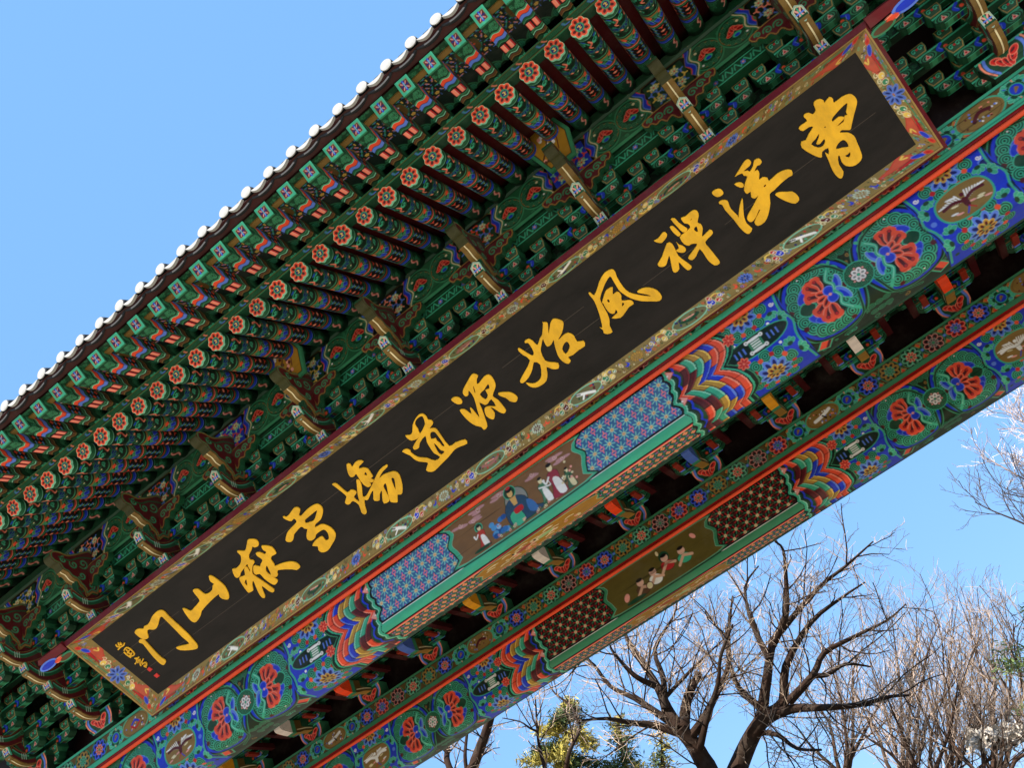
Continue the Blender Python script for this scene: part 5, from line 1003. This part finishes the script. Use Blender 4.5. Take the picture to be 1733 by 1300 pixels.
# ================================================================== trees behind the gate
CAMUP = np.array([-(R[i][1]) for i in range(3)])
def at(px, py, depth):
    """point on the sight line of a photograph pixel at the given world Y"""
    d = np.array([px - 866.5, py - 650., F_PX]); k = R @ d; return k * (depth / k[1])
def rot(v, ax, a): return v * cos(a) + np.cross(ax, v) * sin(a) + ax * (ax @ v) * (1 - cos(a))
def grow(mb, mt, rg, pts, r0, r1, lvl, spec, up):
    """limbs along a given path with side shoots, spec[lvl] = (spacing, length, length spread, angle, end radius)"""
    p = np.array(pts, float); seg = np.linalg.norm(np.diff(p, axis=0), axis=1); L = seg.sum(); cum = np.concatenate([[0], np.cumsum(seg)])
    n = max(3, int(L / .35) + 1) if lvl == 0 else (4 if lvl == 1 else 3)
    if lvl == 0: p = smooth(p, 3); seg = np.linalg.norm(np.diff(p, axis=0), axis=1); cum = np.concatenate([[0], np.cumsum(seg)]); L = cum[-1]
    rr = r0 + (r1 - r0) * (cum / L) ** .8
    col = spec['bark'] * rg.uniform(.8, 1.15) if lvl < 2 else spec['twig'] * rg.uniform(.75, 1.2)
    (mt if lvl == 0 else mb).tube(p, rr, col, 9 if lvl == 0 else (5 if lvl == 1 else 3), cap=lvl == 0)
    if lvl >= len(spec['lv']): return
    gap, ln, sp, ang, rad = spec['lv'][lvl]; t = gap * rg.uniform(.3, 1.2) + (spec.get('bare', 0.) * L if lvl == 0 else 0)
    while t < L:
        k = min(len(p) - 2, int(np.searchsorted(cum, t)) - 1) if t > 0 else 0; f = (t - cum[k]) / (cum[k + 1] - cum[k] + 1e-9); b = p[k] * (1 - f) + p[k + 1] * f
        d = p[k + 1] - p[k]; d /= np.linalg.norm(d) + 1e-9; ax = np.cross(d, [rg.gauss(0, 1), rg.gauss(0, 1), rg.gauss(0, 1)]); ax /= np.linalg.norm(ax) + 1e-9
        v = rot(d, ax, radians(ang * rg.uniform(.6, 1.35))) + up * spec['up'] * rg.uniform(.3, 1.4); v /= np.linalg.norm(v)
        q = ln * rg.uniform(1 - sp, 1 + sp) * (1 - .35 * t / L); m = 4 if lvl < 2 else 3; path = [b]; w_ = v.copy()
        for i in range(m):
            w_ = w_ + up * spec['up'] * .25 + np.array([rg.gauss(0, .16), rg.gauss(0, .16), rg.gauss(0, .16)]); w_ /= np.linalg.norm(w_); path.append(path[-1] + w_ * q / m)
        rb = min(np.interp(t, cum, rr) * .62, rad * 2.2); grow(mb, mt, rg, path, max(rb, rad), rad, lvl + 1, spec, up); t += gap * rg.uniform(.5, 1.5)
def tree(name, label, limbs, depth, seed, spec, up, group='bare trees behind the gate', extra=None):
    rg = random.Random(seed); o = bpy.data.objects.new(name, None); S.collection.objects.link(o); put(o, label, 'tree', group)
    mt, mb = MB(), MB()
    for path, r0, r1, dz in limbs:
        n = len(path); pts = [at(px, py, depth + dz * (i / max(1, n - 1)) ** 1.2 + rg.uniform(-.15, .15) * (i > 0)) for i, (px, py) in enumerate(path)]; grow(mb, mt, rg, pts, r0, r1, 0, spec, up)
    base = at(*limbs[0][0][0], depth); foot = np.array([base[0] + .6, base[1] + .3, -1.65]); mid = (base + foot) / 2 + np.array([.1, 0, 0])
    mt.tube(smooth([foot, mid, base], 4), np.linspace(limbs[0][1] * 1.45, limbs[0][1] * 1.0, 9), spec['bark'], 12)
    mt.build('trunk', BARK, o); c = mb.build('crown', BARK, o)
    if extra: extra(rg, c)
    return o
TW, BK_ = hx('BFA68F'), hx('33251D')
oak = dict(lv=[(.33, 1.35, .5, 52, .0085), (.21, .72, .5, 46, .005), (.15, .36, .5, 42, .0036)], bark=BK_, twig=TW, up=.16)
slim = dict(lv=[(.36, 1.55, .5, 36, .008), (.27, .85, .5, 38, .005), (.20, .42, .5, 40, .0038)], bark=hx('4A372B'), twig=hx('BFA58F'), up=.2)
thin = dict(lv=[(.30, .9, .5, 48, .009), (.18, .45, .5, 40, .006), (.14, .22, .4, 40, .0045)], bark=BK_, twig=TW, up=.2)
U_ = CAMUP * .75 + np.array([0, 0, .35]); U_ /= np.linalg.norm(U_)
def c3(l): return [(700 + a / 2.889, 850 + b / 2.889) for a, b in l]
def c4(l): return [(1233 + a / 2.167, 700 + b / 2.167) for a, b in l]
tree('bare_tree', 'thick dark bare tree leaning left with a wide spread of limbs low under the beam', [
    (c3([(1470, 1370), (1430, 1290), (1370, 1190), (1300, 1110)]), .21, .14, .0), (c3([(1300, 1110), (1240, 1010), (1190, 900), (1100, 760), (1040, 660), (1000, 560)]), .13, .02, 1.0),
    (c3([(1330, 1140), (1180, 1095), (1060, 1080), (940, 1060), (820, 1070)]), .10, .02, -1.2), (c3([(1290, 1100), (1200, 1040), (1080, 960), (960, 900), (850, 770), (760, 850)]), .09, .015, .6),
    (c3([(1320, 1110), (1330, 1010), (1350, 930), (1395, 840)]), .12, .075, .5), (c3([(1350, 1160), (1420, 1060), (1480, 940), (1540, 800), (1540, 640), (1560, 460)]), .10, .02, 1.6), (c3([(1400, 1210), (1440, 1040), (1490, 880), (1500, 760), (1560, 600)]), .07, .02, -.8),
    (c3([(1230, 1010), (1220, 860), (1180, 720), (1270, 560), (1290, 480)]), .08, .015, .9), (c3([(1180, 900), (1080, 850), (980, 740), (960, 700)]), .07, .015, -.9), (c3([(1210, 980), (1330, 850), (1420, 760), (1540, 650)]), .05, .012, 1.2)], 19., 1, oak, U_)
tree('bare_tree', 'broad bare tree forking low beside the dark leaning tree', [
    (c4([(20, 1340), (60, 1240), (95, 1170), (130, 1110)]), .20, .14, 0), (c4([(120, 1120), (140, 980), (160, 850), (200, 790), (330, 640), (430, 560), (530, 470)]), .12, .015, 1.2), (c4([(160, 850), (210, 740), (210, 600), (200, 500), (170, 470)]), .09, .02, -.6),
    (c4([(130, 1110), (200, 1060), (210, 930), (300, 770), (410, 680), (500, 620)]), .12, .015, 1.5), (c4([(140, 1120), (230, 1085), (350, 1080), (480, 1070), (590, 1040), (660, 1035)]), .11, .02, -1.0), (c4([(220, 1060), (310, 960), (350, 880), (460, 820), (580, 760), (650, 700)]), .09, .012, .5),
    (c4([(100, 1170), (180, 1180), (250, 1230), (340, 1235)]), .06, .02, -1.5), (c4([(130, 1090), (40, 1010), (0, 900), (-10, 780)]), .08, .02, .8), (c4([(300, 960), (360, 960), (430, 920), (520, 930)]), .06, .015, 1.), (c4([(150, 900), (90, 780), (60, 640), (110, 560)]), .07, .015, 1.)], 19.6, 2, oak, U_)
tree('bare_sapling', 'thin dark sapling with a single crooked stem left of the conifer', [
    ([(925, 1310), (915, 1275), (910, 1245), (908, 1215), (906, 1180)], .055, .015, .3), ([(911, 1240), (895, 1232), (880, 1222), (850, 1216)], .03, .01, -.5), ([(909, 1225), (900, 1232)], .02, .012, .2), ([(958, 1300), (965, 1270), (982, 1233), (975, 1215), (966, 1195), (940, 1175), (930, 1160)], .055, .015, .4)], 21., 3, thin, U_)
tree('bare_tree', 'dark bare trunk rising close behind the rear beam at the bottom edge', [
    ([(785, 1335), (800, 1300), (810, 1273), (820, 1248), (827, 1225), (840, 1180)], .14, .09, .3), ([(805, 1300), (815, 1262), (822, 1240), (830, 1210)], .07, .04, -.5), ([(790, 1310), (787, 1280), (789, 1255), (793, 1220)], .05, .03, .6), ([(770, 1320), (757, 1290), (757, 1270), (760, 1240)], .08, .06, .4), ([(757, 1275), (740, 1260), (720, 1262)], .04, .02, -.4)], 20., 4, thin, U_)
fans = [('left of the thicket, its stems fanning into a pale haze of twigs', 1430, 1345, 25, [(-70, -230), (-20, -300), (30, -290), (80, -230), (-100, -150)]), ('with dark lower stems in the middle of the thicket', 1530, 1350, 27, [(-60, -300), (-20, -350), (20, -370), (60, -340), (100, -260), (-110, -220)]),
        ('standing tallest at the back of the thicket', 1610, 1360, 30, [(-60, -340), (-30, -380), (10, -390), (50, -370), (80, -300)]), ('with many upright stems near the right edge', 1690, 1350, 28, [(-90, -290), (-50, -340), (-10, -350), (30, -350), (70, -320)]), ('half cut off by the right edge of the view', 1765, 1340, 26, [(-90, -250), (-50, -330), (-10, -330), (30, -300)]),
        ('low and dense in front of the thicket', 1580, 1375, 23.5, [(-140, -180), (-80, -230), (-20, -260), (40, -250), (100, -200), (150, -150)]), ('low and leaning right in the corner of the view', 1680, 1370, 22.5, [(-100, -170), (-40, -210), (30, -200), (90, -150)])]
for i, (lb, bx, by, dp, tp) in enumerate(fans):
    rg = random.Random(40 + i); lm = [([(bx, by), (bx + 4, by - 20)], .20, .18, 0)]
    for dx, dy in tp: dy *= .86; lm.append(([(bx, by - 12), (bx + dx * .2 + rg.uniform(-8, 8), by + dy * .3), (bx + dx * .5 + rg.uniform(-10, 10), by + dy * .62), (bx + dx * .8 + rg.uniform(-10, 10), by + dy * .85), (bx + dx, by + dy)], .06, .010, rg.uniform(-1.5, 1.5)))
    def pale(rg, crown):
        mb = MB()
        for k in range(500):
            t = rg.random(); p = at(1640 + 100 * t + rg.gauss(0, 5), 1252 - 10 * t + rg.gauss(0, 9), 23.2 + rg.uniform(-.4, .4)); a = np.array([rg.gauss(0, .05), rg.gauss(0, .05), rg.gauss(0, .05)]); b = np.array([rg.gauss(0, .04), rg.gauss(0, .04), rg.gauss(0, .04)]); mb.face([p - a, p - b, p + a, p + b], hx('E2D5C4') * rg.uniform(.7, 1))
        mb.build('dry_leaves', LEAF, crown)
    tree('bare_tree', 'slender bare tree ' + lb, lm, dp, 60 + i, slim, U_, extra=pale if i == 6 else None)
mist = dict(lv=[(.16, .85, .5, 48, .006), (.11, .42, .5, 42, .0045), (.10, .2, .4, 40, .0035)], bark=hx('8A766A'), twig=hx('DCC8C0'), up=.15)
tree('bare_tree', 'pale bare branches reaching in from beyond the right edge', [
    ([(1930, 1150), (1890, 1040), (1860, 960)], .22, .18, 0), ([(1870, 990), (1830, 900), (1790, 845), (1740, 815), (1695, 790), (1660, 770)], .035, .008, .4), ([(1865, 960), (1820, 850), (1780, 760), (1735, 715), (1690, 690)], .035, .008, .9), ([(1868, 980), (1800, 925), (1740, 890), (1680, 865), (1650, 850)], .035, .008, -.4), ([(1860, 960), (1830, 800), (1780, 690), (1740, 650)], .04, .01, .3), ([(1865, 970), (1810, 880), (1760, 850), (1700, 835)], .03, .008, -.9)], 18., 9, mist, U_)
def conifer(name, label, top, foot, depth, seed, half, dens, cols, sparse=0.):
    rg = random.Random(seed); o = bpy.data.objects.new(name, None); S.collection.objects.link(o); put(o, label, 'tree'); a, b = at(*top, depth), at(*foot, depth); mt, mb = MB(), MB()
    g = np.array([b[0] + 1.2, b[1], -1.65]); mt.tube([g, b, a], [.2, .12, .02], hx('3A2C20'), 8); ax = (b - a); L = np.linalg.norm(ax); ax /= L; s1 = np.cross(ax, [0, 1, 0]); s1 /= np.linalg.norm(s1); s2 = np.cross(ax, s1)
    nb = int(L * 17)
    for i in range(nb):
        t = (i + rg.random()) / nb; q = rg.uniform(0, 2 * pi); ln = half * (.18 + .9 * t ** .7) * rg.uniform(.55, 1.25); d = s1 * cos(q) + s2 * sin(q) + ax * rg.uniform(-.1, .45); d /= np.linalg.norm(d); p0 = a + ax * L * t; path = [p0 + d * ln * k / 4 + ax * .10 * ln * (k / 4) ** 2 for k in range(5)]
        mt.tube(path, np.linspace(.02, .005, 5), hx('4A3826'), 3, cap=False); shade = rg.random()
        for k in range(int(ln * dens)):
            u = rg.uniform(.12, 1.05); c = path[0] * (1 - u) + path[4] * u + np.array([rg.gauss(0, .085), rg.gauss(0, .085), rg.gauss(0, .085)]); v = d * .5 + np.array([rg.gauss(0, .5), rg.gauss(0, .5), rg.gauss(0, .5)]); v /= np.linalg.norm(v); n_ = np.cross(v, [rg.gauss(0, 1), rg.gauss(0, 1), rg.gauss(0, 1)]); n_ /= np.linalg.norm(n_) + 1e-9
            l_, w_ = rg.uniform(.05, .11), rg.uniform(.010, .02); cl = cols[0] if shade < .55 else cols[1]
            mb.face([c - v * l_, c + n_ * w_, c + v * l_, c - n_ * w_], cl * rg.uniform(.6, 1.35))
    mt.build('trunk', BARK, o); mb.build('crown', LEAF, o)
YG, DG = hx('A89A48'), hx('46562E')
conifer('conifer_tree', 'sunlit yellow-green conifer behind the thin sapling', (955, 1188), (962, 1400), 22.5, 1, 1.35, 480, (YG, DG))
conifer('conifer_tree', 'small ragged conifer in front of the leaning trunk, right of the full conifer', (1045, 1212), (1070, 1400), 23.5, 2, .95, 200, (YG, DG))
conifer('conifer_tree', 'low sparse conifer beneath the limbs of the leaning tree, nearest its trunk', (1118, 1240), (1130, 1400), 22.8, 3, .6, 130, (YG, DG))
conifer('pine_tree', 'green pine whose branch tips just enter at the right edge', (1815, 890), (1825, 1150), 24., 4, 1.6, 130, (hx('5A6A3A'), hx('36482A')))
